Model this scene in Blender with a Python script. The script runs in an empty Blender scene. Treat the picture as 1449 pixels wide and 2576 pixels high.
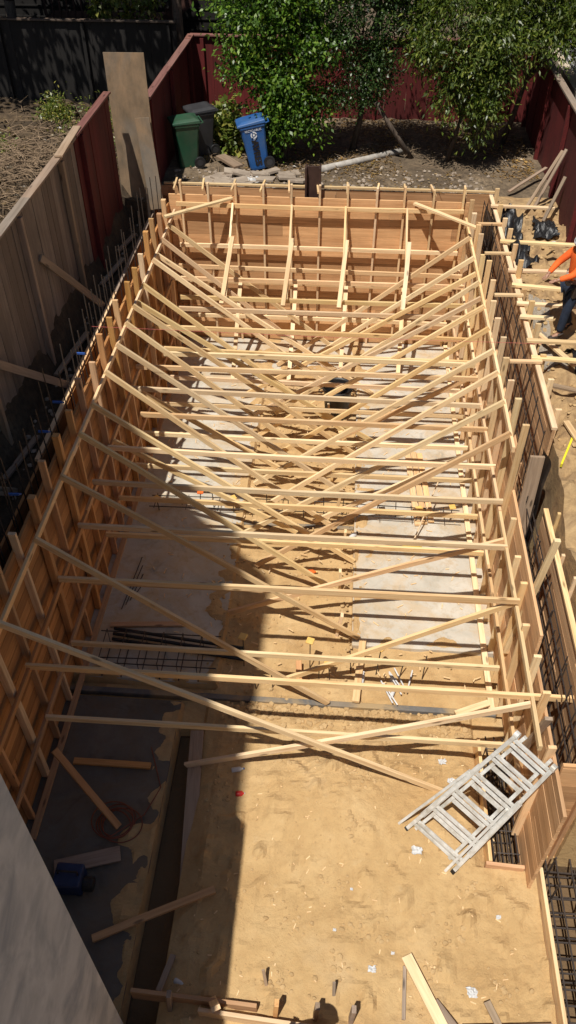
import bpy, math, random
import numpy as np
from mathutils import Vector, Matrix, noise
random.seed(7); rng=np.random.default_rng(7)
scene=bpy.context.scene
C=scene.collection
GZ=3.45

# ---------------------------------------------------------------- materials
def newmat(name):
    m=bpy.data.materials.new(name); m.use_nodes=True
    nt=m.node_tree; b=nt.nodes['Principled BSDF']
    return m,nt,b
def N(nt,t,**k):
    n=nt.nodes.new(t)
    for a,v in k.items(): setattr(n,a,v)
    return n
def ramp(nt,fac,stops):
    r=N(nt,'ShaderNodeValToRGB'); e=r.color_ramp.elements
    while len(e)<len(stops): e.new(0.5)
    for i,(p,c) in enumerate(stops):
        e[i].position=p; e[i].color=(c[0],c[1],c[2],1)
    nt.links.new(fac,r.inputs[0]); return r.outputs[0]
def coords(nt,scale=(1,1,1),rand=True,rot=(0,0,0)):
    tc=N(nt,'ShaderNodeTexCoord'); mp=N(nt,'ShaderNodeMapping')
    mp.inputs['Scale'].default_value=scale; mp.inputs['Rotation'].default_value=rot
    if rand:
        oi=N(nt,'ShaderNodeObjectInfo'); ml=N(nt,'ShaderNodeMath',operation='MULTIPLY'); ml.inputs[1].default_value=37.0
        nt.links.new(oi.outputs['Random'],ml.inputs[0])
        va=N(nt,'ShaderNodeVectorMath',operation='ADD')
        nt.links.new(tc.outputs['Object'],va.inputs[0]); nt.links.new(ml.outputs[0],va.inputs[1])
        nt.links.new(va.outputs[0],mp.inputs[0])
    else: nt.links.new(tc.outputs['Object'],mp.inputs[0])
    return mp.outputs[0]
def noisetex(nt,vec,scale,detail=5,rough=.6,dist=0):
    n=N(nt,'ShaderNodeTexNoise'); n.inputs['Scale'].default_value=scale
    n.inputs['Detail'].default_value=detail; n.inputs['Roughness'].default_value=rough; n.inputs['Distortion'].default_value=dist
    nt.links.new(vec,n.inputs['Vector']); return n.outputs['Fac']
def mix(nt,fac,a,b,mode='MIX'):
    m=N(nt,'ShaderNodeMix',data_type='RGBA',blend_type=mode)
    for s,v in ((m.inputs[0],fac),(m.inputs[6],a),(m.inputs[7],b)):
        if hasattr(v,'links') or hasattr(v,'is_linked'): nt.links.new(v,s)
        elif isinstance(v,(int,float)): s.default_value=v
        else: s.default_value=(v[0],v[1],v[2],1)
    return m.outputs[2]
def math2(nt,op,a,b=None):
    m=N(nt,'ShaderNodeMath',operation=op)
    for s,v in ((m.inputs[0],a),(m.inputs[1],b)):
        if v is None: continue
        if isinstance(v,(int,float)): s.default_value=v
        else: nt.links.new(v,s)
    return m.outputs[0]
def bump(nt,b,h,strength,dist=.02):
    bp=N(nt,'ShaderNodeBump'); bp.inputs['Strength'].default_value=strength; bp.inputs['Distance'].default_value=dist
    nt.links.new(h,bp.inputs['Height']); nt.links.new(bp.outputs[0],b.inputs['Normal'])

def wood(name,dark,light,axis=0,var=.24,knots=True,rough=.6,tint2=None):
    m,nt,b=newmat(name)
    s=[14,14,14]; s[axis]=.7
    v=coords(nt,tuple(s)); n1=noisetex(nt,v,1.6,6,.65,.6)
    col=ramp(nt,n1,[(.25,dark),(.55,light)])
    s2=[1.2,1.2,1.2]; s2[axis]=.4
    n2=noisetex(nt,coords(nt,tuple(s2)),1.5,4,.6)
    col=mix(nt,ramp(nt,n2,[(.35,(.45,.45,.45)),(.6,(0,0,0))]),col,tint2 or [light[0]*.76,light[1]*.64,light[2]*.5])
    if knots:
        s3=[6,6,6]; s3[axis]=1.6
        vo=N(nt,'ShaderNodeTexVoronoi'); vo.inputs['Scale'].default_value=1.0
        nt.links.new(coords(nt,tuple(s3)),vo.inputs['Vector'])
        kf=ramp(nt,vo.outputs['Distance'],[(.07,(.8,.8,.8)),(.14,(0,0,0))])
        col=mix(nt,kf,col,[x*.35 for x in dark])
    oi=N(nt,'ShaderNodeObjectInfo')
    hs=N(nt,'ShaderNodeHueSaturation')
    mr=N(nt,'ShaderNodeMapRange'); mr.inputs[3].default_value=1-var; mr.inputs[4].default_value=1+var*.3
    nt.links.new(oi.outputs['Random'],mr.inputs[0]); nt.links.new(mr.outputs[0],hs.inputs['Value'])
    mr2=N(nt,'ShaderNodeMapRange'); mr2.inputs[3].default_value=1.12; mr2.inputs[4].default_value=.88
    fr=math2(nt,'FRACT',math2(nt,'MULTIPLY',oi.outputs['Random'],7.3))
    nt.links.new(fr,mr2.inputs[0]); nt.links.new(mr2.outputs[0],hs.inputs['Saturation'])
    mr3=N(nt,'ShaderNodeMapRange'); mr3.inputs[3].default_value=.490; mr3.inputs[4].default_value=.504
    nt.links.new(math2(nt,'FRACT',math2(nt,'MULTIPLY',oi.outputs['Random'],13.7)),mr3.inputs[0]); nt.links.new(mr3.outputs[0],hs.inputs['Hue'])
    nt.links.new(col,hs.inputs['Color']); nt.links.new(hs.outputs[0],b.inputs['Base Color'])
    b.inputs['Roughness'].default_value=rough
    bump(nt,b,n1,.25,.004)
    return m
def boards(name,dark,light,axis,rough=.75,dirt=.5):
    m,nt,b=newmat(name)
    s=[12,12,12]; s[axis]=.6
    n1=noisetex(nt,coords(nt,tuple(s)),1.6,6,.65,.7)
    col=ramp(nt,n1,[(.25,dark),(.65,light)])
    g=N(nt,'ShaderNodeNewGeometry')
    rc=ramp(nt,g.outputs['Random Per Island'],[(0,(.62,.56,.52)),(.5,(.95,.9,.86)),(1,(1.15,1.1,1.05))])
    col=mix(nt,1.0,col,rc,'MULTIPLY')
    n2=noisetex(nt,coords(nt,(.6,.6,.6)),1.5,5,.65)
    col=mix(nt,ramp(nt,n2,[(.42,(0,0,0)),(.7,(dirt,dirt,dirt))]),col,[x*.5 for x in dark])
    nt.links.new(col,b.inputs['Base Color']); b.inputs['Roughness'].default_value=rough
    bump(nt,b,n1,.3,.004)
    return m
def mottled(name,c1,c2,scale=3,rough=.8,bs=.3,bd=.01,detail=6,metal=0,c3=None,s3=.6,coord=(1,1,1)):
    m,nt,b=newmat(name)
    v=coords(nt,coord); n=noisetex(nt,v,scale,detail,.65)
    col=ramp(nt,n,[(.3,c1),(.7,c2)])
    if c3:
        n3=noisetex(nt,v,s3,4,.6,.5); col=mix(nt,ramp(nt,n3,[(.45,(0,0,0)),(.68,(.85,.85,.85))]),col,c3)
    nt.links.new(col,b.inputs['Base Color']); b.inputs['Roughness'].default_value=rough; b.inputs['Metallic'].default_value=metal
    if bs: bump(nt,b,noisetex(nt,v,scale*5,6,.7),bs,bd)
    return m
def concrete(name,a,bb,dust,amt):
    m,nt,b=newmat(name)
    gp=N(nt,'ShaderNodeNewGeometry'); v=gp.outputs['Position']
    n=noisetex(nt,v,1.4,8,.65,.3); col=ramp(nt,n,[(.3,a),(.68,bb)])
    n2=noisetex(nt,v,.8,7,.7,.8); col=mix(nt,ramp(nt,n2,[(.45,(0,0,0)),(.63,(amt,amt,amt))]),col,dust)
    n4=noisetex(nt,v,5,7,.75,.4); col=mix(nt,ramp(nt,n4,[(.50,(0,0,0)),(.66,(.55,.55,.55))]),col,[x*.8 for x in dust])
    n5=noisetex(nt,v,2.1,5,.6,1.5); col=mix(nt,ramp(nt,n5,[(.30,(.45,.45,.45)),(.42,(0,0,0))]),col,[x*.55 for x in a])
    nt.links.new(col,b.inputs['Base Color']); b.inputs['Roughness'].default_value=.88
    bump(nt,b,noisetex(nt,v,22,7,.7),.35,.006); return m
W=wood('fresh_lumber',(.60,.36,.17),(.90,.67,.39))
WY=wood('yellow_lumber',(.62,.39,.18),(.92,.71,.41))
WO=wood('orange_lumber',(.42,.21,.085),(.66,.39,.18))
WG=wood('weathered_lumber',(.18,.13,.09),(.38,.29,.21))
WD=wood('dark_lumber',(.05,.035,.025),(.12,.085,.06))
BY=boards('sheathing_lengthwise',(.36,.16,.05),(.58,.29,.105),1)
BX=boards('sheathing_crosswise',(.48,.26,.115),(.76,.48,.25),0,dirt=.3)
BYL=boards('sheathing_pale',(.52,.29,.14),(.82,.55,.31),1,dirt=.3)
FR=boards('red_fence_paint',(.08,.007,.008),(.15,.015,.015),2,dirt=.5)
FG=boards('grey_fence_wood',(.15,.12,.10),(.30,.25,.205),2,dirt=.5)  # weathered grey wood, its colour darkened to deepen the shade on the fence
FD=boards('shade_darkened_wood',(.008,.007,.007),(.018,.016,.015),2)  # tree shade is put into this near-black colour
PLY=mottled('weathered_plywood',(.15,.11,.07),(.33,.22,.13),4,.85,c3=(.21,.20,.18),s3=.9,coord=(1,1,.5))
DUST=(.50,.355,.19)
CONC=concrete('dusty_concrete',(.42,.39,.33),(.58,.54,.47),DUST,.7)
CONCS=concrete('shade_dusty_concrete',(.10,.09,.075),(.17,.15,.125),(.17,.12,.075),.7)  # dusty concrete with the shade of the near-left slab put into its colour
CONCD=mottled('damp_concrete',(.09,.09,.09),(.17,.16,.15),2.5,.8,.3,.008,c3=(.40,.28,.14),s3=1.5)
REB=mottled('rebar_steel',(.035,.03,.03),(.09,.07,.06),12,.55,0,metal=.4)
BLK=mottled('black_plastic',(.008,.008,.009),(.025,.025,.027),5,.4,.3,.02)
STEEL=mottled('rusty_steel',(.04,.022,.018),(.09,.05,.04),4,.6,.2,.004,metal=.3)
ALU=mottled('scuffed_aluminium',(.60,.60,.58),(.82,.82,.79),9,.38,.15,.002,metal=.2,c3=(.42,.39,.33),s3=4.5)
BLU=mottled('blue_bin_plastic',(.012,.08,.27),(.02,.12,.38),3,.45,.1,.004,c3=(.05,.11,.25),s3=1.5)
GRN=mottled('green_bin_plastic',(.008,.055,.028),(.016,.09,.045),3,.45,.1,.004,c3=(.05,.08,.05),s3=1.5)
DGR=mottled('charcoal_bin_plastic',(.02,.02,.022),(.045,.045,.05),3,.5,.1,.004)
WHT=mottled('white_print',(.65,.67,.7),(.8,.8,.8),9,.6,0)
INK=mottled('black_paint',(.008,.008,.01),(.02,.02,.02),5,.4,0)
YEL=mottled('yellow_cap_plastic',(.70,.42,.10),(.82,.55,.18),8,.5,0)
ORG=mottled('orange_plastic',(.75,.12,.02),(.85,.18,.03),8,.5,0)
REDP=mottled('red_print',(.5,.02,.02),(.65,.04,.03),6,.4,0)
PINK=mottled('faded_red_string',(.5,.10,.09),(.6,.16,.14),6,.7,0)
STUC=mottled('grey_painted_stucco',(.42,.44,.47),(.54,.56,.59),3,.85,.6,.008,c3=(.26,.29,.34),s3=2.2)
PAPER=mottled('crumpled_paper',(.50,.50,.50),(.68,.68,.68),7,.8,.3,.004)
CLOD=mottled('soil_clod',(.38,.245,.11),(.56,.39,.20),6,.95,.4,.01)
PAV=mottled('paver_concrete',(.22,.17,.13),(.40,.33,.26),4,.9,.4,.006)
GRAV=mottled('pale_gravel',(.34,.28,.21),(.56,.49,.40),40,.95,.9,.03)
BARK=mottled('bark',(.05,.035,.025),(.16,.12,.09),10,.9,.6,.02,coord=(2,2,.5))
BARKP=mottled('pale_bark',(.28,.25,.22),(.5,.47,.43),7,.9,.5,.01)
STICK=mottled('dry_sticks',(.12,.08,.05),(.34,.24,.15),5,.9,0)
SKIN=mottled('skin',(.32,.16,.10),(.40,.22,.14),8,.55,.05,.002)
VEST=mottled('hi_vis_orange_cloth',(.80,.11,.015),(.88,.17,.02),5,.8,.3,.01)
JEAN=mottled('blue_denim',(.010,.017,.035),(.022,.035,.065),12,.9,.3,.006)
LEATH=mottled('dark_leather',(.02,.013,.01),(.06,.04,.03),7,.7,.3,.005)
REFL=mottled('silver_tape',(.6,.62,.6),(.75,.75,.73),5,.3,0)
HAIR=mottled('dark_hair',(.01,.008,.006),(.03,.02,.015),30,.6,.3,.004)
TOOLB=mottled('navy_tool_plastic',(.01,.02,.06),(.02,.04,.12),5,.5,.2,.004)
BLUC=mottled('blue_clip',(.03,.09,.35),(.04,.12,.42),5,.5,0)

def leafmat(name,c1,c2,c3,trans=.28):
    m,nt,b=newmat(name)
    g=N(nt,'ShaderNodeNewGeometry')
    col=ramp(nt,g.outputs['Random Per Island'],[(0,c1),(.6,c2),(1,c3)])
    n=noisetex(nt,coords(nt,(1,1,1),False),1.6,3,.6)
    col=mix(nt,1.0,col,ramp(nt,n,[(.3,(.55,.58,.55)),(.7,(1.25,1.2,1.0))]),'MULTIPLY')
    nt.links.new(col,b.inputs['Base Color']); b.inputs['Roughness'].default_value=.40
    t=N(nt,'ShaderNodeBsdfTranslucent'); nt.links.new(mix(nt,1.0,col,(1.3,1.5,.5),'MULTIPLY'),t.inputs[0])
    ms=N(nt,'ShaderNodeMixShader'); ms.inputs[0].default_value=trans
    nt.links.new(b.outputs[0],ms.inputs[1]); nt.links.new(t.outputs[0],ms.inputs[2])
    nt.links.new(ms.outputs[0],nt.nodes['Material Output'].inputs[0]); return m
L1=leafmat('citrus_leaf',(.035,.085,.010),(.085,.18,.018),(.20,.30,.045))
L2=leafmat('small_dark_leaf',(.02,.05,.013),(.045,.09,.022),(.085,.14,.04))
L3=leafmat('peach_leaf',(.045,.08,.014),(.105,.155,.025),(.23,.26,.06))
L4=leafmat('ivy_leaf',(.006,.014,.005),(.011,.024,.008),(.020,.04,.010),.15)
L5=leafmat('weed_leaf',(.08,.13,.02),(.18,.22,.05),(.38,.33,.08))
LITT=leafmat('leaf_litter_mat',(.10,.06,.02),(.26,.15,.06),(.40,.26,.09),.1)
BRSH=leafmat('dry_brush_mat',(.05,.035,.02),(.13,.09,.05),(.28,.20,.11),.1)

def groundmat():
    m,nt,b=newmat('earth')
    tc=N(nt,'ShaderNodeTexCoord'); v=tc.outputs['Object']
    n1=noisetex(nt,v,1.1,8,.6,.3); n2=noisetex(nt,v,9,8,.7); n3=noisetex(nt,v,.45,4,.6); n5=noisetex(nt,v,3.2,8,.72,.6)
    pit=ramp(nt,n1,[(.3,(.45,.285,.125)),(.5,(.52,.345,.16)),(.72,(.58,.405,.205))])
    pit=mix(nt,ramp(nt,n2,[(.34,(.35,.35,.35)),(.52,(0,0,0))]),pit,(.37,.225,.10))
    pit=mix(nt,ramp(nt,n5,[(.32,(.4,.4,.4)),(.45,(0,0,0))]),pit,(.38,.235,.105))
    pit=mix(nt,ramp(nt,n5,[(.60,(0,0,0)),(.76,(.5,.5,.5))]),pit,(.64,.49,.29))
    pit=mix(nt,ramp(nt,n3,[(.56,(0,0,0)),(.75,(.45,.45,.45))]),pit,(.62,.50,.34))
    yard=ramp(nt,n1,[(.3,(.09,.065,.04)),(.55,(.20,.145,.09)),(.75,(.33,.25,.165))])
    yard=mix(nt,ramp(nt,n2,[(.4,(.7,.7,.7)),(.62,(0,0,0))]),yard,(.06,.042,.028))
    sx=N(nt,'ShaderNodeSeparateXYZ'); nt.links.new(v,sx.inputs[0])
    up=N(nt,'ShaderNodeMapRange'); up.inputs[1].default_value=1.2; up.inputs[2].default_value=2.2
    nt.links.new(sx.outputs[2],up.inputs[0])
    right=math2(nt,'MULTIPLY',math2(nt,'GREATER_THAN',sx.outputs[0],3.0),math2(nt,'LESS_THAN',sx.outputs[1],17.7))
    strip=mix(nt,ramp(nt,n5,[(.4,(.7,.7,.7)),(.58,(0,0,0))]),mix(nt,.35,pit,(.30,.2,.11)),(.22,.135,.07))
    yard=mix(nt,right,yard,strip)
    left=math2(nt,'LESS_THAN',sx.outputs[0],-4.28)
    yard=mix(nt,left,yard,mix(nt,1.0,yard,(.50,.46,.40),'MULTIPLY'))  # darker soil on the left, with the trench shade put into the colour too
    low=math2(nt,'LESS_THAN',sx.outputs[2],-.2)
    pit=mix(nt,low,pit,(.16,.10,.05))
    col=mix(nt,up.outputs[0],pit,yard)
    nt.links.new(col,b.inputs['Base Color']); b.inputs['Roughness'].default_value=.95
    n4=noisetex(nt,v,34,6,.75)
    h=math2(nt,'ADD',math2(nt,'ADD',math2(nt,'MULTIPLY',n2,.6),math2(nt,'MULTIPLY',n4,.5)),math2(nt,'MULTIPLY',n5,1.4))
    bump(nt,b,h,.6,.04); return m
EARTH=groundmat()

# ---------------------------------------------------------------- mesh helpers
def tag(o,label=None,cat=None,group=None,kind=None):
    if label: o['label']=label
    if cat: o['category']=cat
    if group: o['group']=group
    if kind: o['kind']=kind
    return o
class MB:
    def __init__(s): s.v=[]; s.f=[]
    def box(s,a,b):
        i=len(s.v)
        s.v+=[(x,y,z) for z in (a[2],b[2]) for y in (a[1],b[1]) for x in (a[0],b[0])]
        s.f+=[(i,i+2,i+3,i+1),(i+4,i+5,i+7,i+6),(i,i+1,i+5,i+4),(i+2,i+6,i+7,i+3),(i,i+4,i+6,i+2),(i+1,i+3,i+7,i+5)]
    def beam(s,p1,p2,w,h,up=None):
        p1=Vector(p1);p2=Vector(p2);x=(p2-p1).normalized()
        up=Vector(up) if up else (Vector((0,1,0)) if abs(x.z)>.95 else Vector((0,0,1)))
        y=up.cross(x).normalized(); z=x.cross(y)
        i=len(s.v)
        for p in (p1,p2):
            for a,b in ((-1,-1),(1,-1),(1,1),(-1,1)): s.v.append(tuple(p+y*(a*w/2)+z*(b*h/2)))
        s.f+=[(i,i+3,i+2,i+1),(i+4,i+5,i+6,i+7)]+[(i+k,i+(k+1)%4,i+4+(k+1)%4,i+4+k) for k in range(4)]
    def tube(s,pts,rad,n=6,cap=True):
        pts=[Vector(p) for p in pts]; base=len(s.v)
        if not hasattr(rad,'__len__'): rad=[rad]*len(pts)
        for k,p in enumerate(pts):
            d=(pts[min(k+1,len(pts)-1)]-pts[max(k-1,0)]).normalized()
            u=Vector((0,0,1)) if abs(d.z)<.9 else Vector((1,0,0))
            a=u.cross(d).normalized(); b=d.cross(a)
            for j in range(n):
                t=2*math.pi*j/n; s.v.append(tuple(p+(a*math.cos(t)+b*math.sin(t))*rad[k]))
        for k in range(len(pts)-1):
            for j in range(n):
                a=base+k*n+j; b=base+k*n+(j+1)%n
                s.f.append((a,b,b+n,a+n))
        if cap:
            s.f.append(tuple(base+j for j in reversed(range(n))))
            s.f.append(tuple(base+(len(pts)-1)*n+j for j in range(n)))
    def prism(s,poly,z0,z1):
        i=len(s.v);n=len(poly)
        s.v+=[(x,y,z0) for x,y in poly]+[(x,y,z1) for x,y in poly]
        s.f+=[tuple(i+k for k in reversed(range(n))),tuple(i+n+k for k in range(n))]
        s.f+=[(i+k,i+(k+1)%n,i+n+(k+1)%n,i+n+k) for k in range(n)]
    def rock(s,c,r,sq=.7):
        i=len(s.v)
        ph=(1+5**.5)/2
        base=[(-1,ph,0),(1,ph,0),(-1,-ph,0),(1,-ph,0),(0,-1,ph),(0,1,ph),(0,-1,-ph),(0,1,-ph),(ph,0,-1),(ph,0,1),(-ph,0,-1),(-ph,0,1)]
        for b in base:
            k=r/1.9*random.uniform(.7,1.25); s.v.append((c[0]+b[0]*k,c[1]+b[1]*k,c[2]+b[2]*k*sq))
        for f in [(0,11,5),(0,5,1),(0,1,7),(0,7,10),(0,10,11),(1,5,9),(5,11,4),(11,10,2),(10,7,6),(7,1,8),(3,9,4),(3,4,2),(3,2,6),(3,6,8),(3,8,9),(4,9,5),(2,4,11),(6,2,10),(8,6,7),(9,8,1)]:
            s.f.append(tuple(i+k for k in f))
    def obj(s,name,mat,origin=(0,0,0),parent=None,smooth=False,bevel=0):
        me=bpy.data.meshes.new(name); o3=Vector(origin)
        me.from_pydata([tuple(Vector(v)-o3) for v in s.v],[],s.f); me.materials.append(mat)
        if smooth: me.polygons.foreach_set('use_smooth',[True]*len(me.polygons))
        me.update()
        o=bpy.data.objects.new(name,me); C.objects.link(o)
        o.location=o3
        if parent is not None: o.parent=parent; o.location=o3-parent.location
        if bevel:
            bv=o.modifiers.new('bevel','BEVEL'); bv.width=bevel; bv.segments=2; bv.limit_method='ANGLE'
        return o
def empty(name,loc):
    o=bpy.data.objects.new(name,None); o.location=loc; o.empty_display_size=.2; C.objects.link(o); return o
def beam(name,p1,p2,w,h,mat,parent=None,bow=.006,up=None,label=None,cat=None,group=None):
    p1=Vector(p1);p2=Vector(p2);d=p2-p1;L=d.length;x=d.normalized()
    u=Vector(up) if up else (Vector((0,1,0)) if abs(x.z)>.95 else Vector((0,0,1)))
    y=u.cross(x).normalized(); z=x.cross(y)
    n=7; b1=random.uniform(-bow,bow)*L*.5; b2=random.uniform(-bow,bow)*L*.4
    tw=random.uniform(-.02,.02)
    vs=[];fs=[]; e=min(w,h)*.07
    for k in range(n):
        t=k/(n-1); oy=b1*math.sin(math.pi*t); oz=b2*math.sin(math.pi*t); a=tw*(t-.5)
        for (sy,sz,dy,dz) in ((-1,-1,e,0),(1,-1,-e,0),(1,-1,0,e),(1,1,0,-e),(1,1,-e,0),(-1,1,e,0),(-1,1,0,-e),(-1,-1,0,e)):
            yy=sy*w/2+dy; zz=sz*h/2+dz
            vs.append((L*t,yy*math.cos(a)-zz*math.sin(a)+oy,yy*math.sin(a)+zz*math.cos(a)+oz))
    for k in range(n-1):
        for j in range(8):
            a=k*8+j;b=k*8+(j+1)%8; fs.append((a,b,b+8,a+8))
    fs.append(tuple(reversed(range(8)))); fs.append(tuple((n-1)*8+j for j in range(8)))
    me=bpy.data.meshes.new(name); me.from_pydata(vs,[],fs); me.materials.append(mat); me.update()
    o=bpy.data.objects.new(name,me); C.objects.link(o)
    mtx=Matrix((x,y,z)).transposed().to_4x4()
    o.rotation_euler=mtx.to_euler(); o.location=p1
    if parent is not None: o.parent=parent; o.location=p1-parent.location
    if label: tag(o,label,cat,group)
    return o

# ---------------------------------------------------------------- ground
SL=[(-3.95,-1.63,7.06,17.05),(-3.95,-2.1,-1,6.72),(.45,2.72,7.95,17.05),(-1.62,.44,15.7,17.05)]
def hgt(x,y):
    n1=noise.noise((x*.55,y*.55,3.1)); n2=noise.noise((x*2.3,y*2.3,9.2)); n3=noise.noise((x*6,y*6,1.7)); n4=noise.noise((x*14,y*14,4.7))
    pit=(-4.3<x<3.17 and -3<y<17.6) or (3.1<x<5.2 and -3<y<4.75)
    if pit:
        z=.0
        if y<6.78 and -1.7<x<(2.25 if y>4.5 else 2.86):
            e=min(1,(6.78-y)/.25)*min(1,(x+1.7)/.3)
            if y>4.5: e*=min(1,(2.25-x)/.2)
            d=noise.voronoi((x*1.8+.4*n3,y*1.8,.5))[0][0]
            dent=-.03*max(0,1-(d/.3)**2)*max(0,min(1,.5+n1*2))
            rough=.5+max(0,min(1,.5+1.6*noise.noise((x*.8,y*.8,12.3))))
            z+=e*(.11+.08*n1+(.034*n2+.020*n3+.012*n4)*rough+dent+.07*max(0,n2*n3*4))
            z+=e*.18*math.exp(-((x-.3)**2/1.2+(y-5.3)**2/.5))
        elif -1.63<x<.45 and y<15.7: z+=.045*n2+.03*n3+.012*n4
        elif .45<=x<2.6 and 6.78<=y<8: z+=.035*n2+.025*n3-.01
        else:
            z=-.06
            for (x0,x1,y0,y1) in SL:
                if x0<x<x1 and y0<y<y1:
                    dd=min(x-x0 if x0>-3 else 9,x1-x if x1<2.6 else 9,y-y0,9)
                    if dd<.5: z=.075+.08*n2+.05*n3-.16*dd
        if 6.8<y<7.0 and -3.5<x<2.4: z=-.02+.07*n2+.04*n3
        if -2.1<x<-1.7 and 2.5<y<6.3: z=-.25+.03*n3
        if 2.3<x<2.9 and 4.6<y<6.1: z=-.4
        if x>2.9 and y<4.75: z=-.5+.06*n2+.04*n3
        return z
    z=GZ+.07*n1+.05*n2+.03*n3
    if x<-4.75: z+=.12+.2*n2+.08*n3
    elif x<=-4.25 and y<16.8: z-=.5
    if x>3.1 and y<17: z-=.15-.2*n2-.08*n3
    if x>3.1 and y<9.5: z-=.5*min(1,(9.5-y)/2)
    return z
def axis(segs):
    out=[]
    for a,b,s in segs:
        n=max(1,int(round((b-a)/s))); out+=list(np.linspace(a,b,n,endpoint=False))
    return out
xs=axis([(-120,-20,20),(-20,-8,1.5),(-8,-4.3,.17)])+[-4.3]+axis([(-4.29,-2.2,.12),(-2.2,3.16,.047)])+[3.16]+axis([(3.18,5.4,.1),(5.4,20,2),(20,140,20)])+[140]
ys=axis([(-60,-4,8),(-4,2,.3),(2,7.4,.047),(7.4,17.58,.09)])+[17.58]+axis([(17.62,23,.14),(23,40,1.5),(40,200,20)])+[200]
vs=[(x,y,hgt(x,y)) for y in ys for x in xs]; nx=len(xs)
fs=[(j*nx+i,j*nx+i+1,(j+1)*nx+i+1,(j+1)*nx+i) for j in range(len(ys)-1) for i in range(nx-1)]
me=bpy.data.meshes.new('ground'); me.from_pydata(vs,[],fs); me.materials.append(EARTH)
g=bpy.data.objects.new('ground',me); C.objects.link(g); tag(g,kind='structure')

def slab(name,x0,x1,y0,y1,z,mat=CONC,z0=-.15):
    m=MB(); m.box((x0,y0,z0),(x1,y1,z)); o=m.obj(name,mat,(x0,y0,0),bevel=.012); tag(o,kind='structure'); return o
slab('concrete_slab',-3.95,-1.63,7.06,17.05,.062)
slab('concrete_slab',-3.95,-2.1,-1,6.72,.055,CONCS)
slab('concrete_slab',.45,2.72,7.95,12.2,.062)
slab('concrete_slab',.45,2.72,12.21,17.05,.066)
slab('concrete_slab',-1.62,.44,15.7,17.05,.058)
slab('concrete_curb',-3.9,2.62,6.80,6.89,.055,CONCD)
slab('concrete_curb',-1.6,.44,10.62,10.70,.04,CONCD)

# ---------------------------------------------------------------- formwork
def sheath(name,mat,parent,axis,a0,a1,c0,c1,z0,z1,bh=.19,seg=3.7,var=0):
    m=MB(); z=z0
    r=0
    while z<z1-.02:
        zt=min(z+bh-.006,z1); a=a0-((r*1.37)%seg); r+=1
        while a<a1:
            b=min(a+seg-.004,a1); aa=max(a,a0)
            if b-aa>.05:
                j=random.uniform(-.004,.004)
                if axis=='y': m.box((c0+j,aa,z),(c1+j,b,zt))
                else: m.box((aa,c0+j,z),(b,c1+j,zt))
            a+=seg
        z+=bh
    return m.obj(name,mat,((c0+c1)/2 if axis=='y' else a0,a0 if axis=='y' else (c0+c1)/2,z0),parent)
LW=empty('formwork_wall',(-3.85,4.45,0)); tag(LW,'long orange plank formwork wall with upright studs, shaded inner face','formwork','formwork walls')
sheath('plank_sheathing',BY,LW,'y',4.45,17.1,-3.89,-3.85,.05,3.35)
y=4.75
while y<17:
    t=3.74+random.uniform(-.09,.07)
    beam('stud',(-3.795,y+random.uniform(-.03,.03),.07),(-3.795+random.uniform(-.03,.03),y+random.uniform(-.03,.03),t),.095,random.choice((.05,.05,.09)),random.choice((WO,W,WO)),LW)
    y+=.615
for z,mt in ((3.2,W),(2.05,WO),(.95,WO)):
    a=4.45
    while a<16.9:
        b=min(a+4.2,17.0); beam('waler',(-3.715,a,z),(-3.715,b-.005,z+random.uniform(-.02,.02)),.042,.09,mt,LW); a+=4.2
beam('bottom_plate',(-3.70,4.45,.085),(-3.70,17.0,.085),.09,.045,WO,LW)
LO=empty('formwork_wall',(-4.22,6,0)); tag(LO,'outer plank formwork wall beside a narrow dark trench','formwork','formwork walls')
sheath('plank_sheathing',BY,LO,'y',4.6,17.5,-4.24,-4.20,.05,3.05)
beam('top_plate',(-4.24,8.6,3.09),(-4.24,13.5,3.1),.07,.04,W,LO)
beam('top_plate',(-4.24,13.51,3.1),(-4.24,17.5,3.09),.07,.04,WG,LO)
RW=empty('formwork_wall',(2.72,4.3,0)); tag(RW,'sunlit plank formwork wall stepping down towards a ladder','formwork','formwork walls')
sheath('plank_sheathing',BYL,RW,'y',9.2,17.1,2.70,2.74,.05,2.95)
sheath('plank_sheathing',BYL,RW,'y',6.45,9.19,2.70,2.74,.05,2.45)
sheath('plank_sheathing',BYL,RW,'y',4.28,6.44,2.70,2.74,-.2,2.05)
y=5.0
while y<17:
    t=3.65+random.uniform(-.14,.1) if y>8.9 else 2.3+random.uniform(-.1,.2)
    beam('stud',(2.65,y,.07),(2.65+random.uniform(-.03,.03),y+random.uniform(-.04,.04),t),.095,.045 if random.random()<.7 else .09,random.choice((W,WY,W)),RW)
    y+=.6
for z,a0,mt in ((3.2,9.2,W),(2.05,5.1,W),(.95,5.0,W)):
    a=a0
    while a<16.9:
        b=min(a+4.0,17.0); beam('waler',(2.575,a,z),(2.575,b-.005,z+random.uniform(-.02,.02)),.045,.095,mt,RW); a+=4.0
beam('bottom_plate',(2.55,6.9,.09),(2.55,17.0,.09),.09,.045,W,RW)
RO=empty('formwork_wall',(3.10,4.9,0)); tag(RO,'pale outer formwork wall with a capped top beside bare dirt','formwork','formwork walls')
sheath('plank_sheathing',BYL,RO,'y',9.3,17.5,3.08,3.12,.3,3.5)
sheath('plank_sheathing',BYL,RO,'y',5.0,8.7,3.08,3.12,.3,2.5)
beam('top_plate',(3.10,9.3,3.53),(3.10,17.5,3.53),.08,.045,W,RO)
beam('top_plate',(3.10,5.0,2.53),(3.10,8.7,2.53),.07,.045,W,RO)
for y in np.arange(9.6,17.4,.7):
    beam('stud',(3.18,y,2.6),(3.18,y,3.75+random.uniform(-.1,.15)),.09,.045,W,RO)
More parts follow.
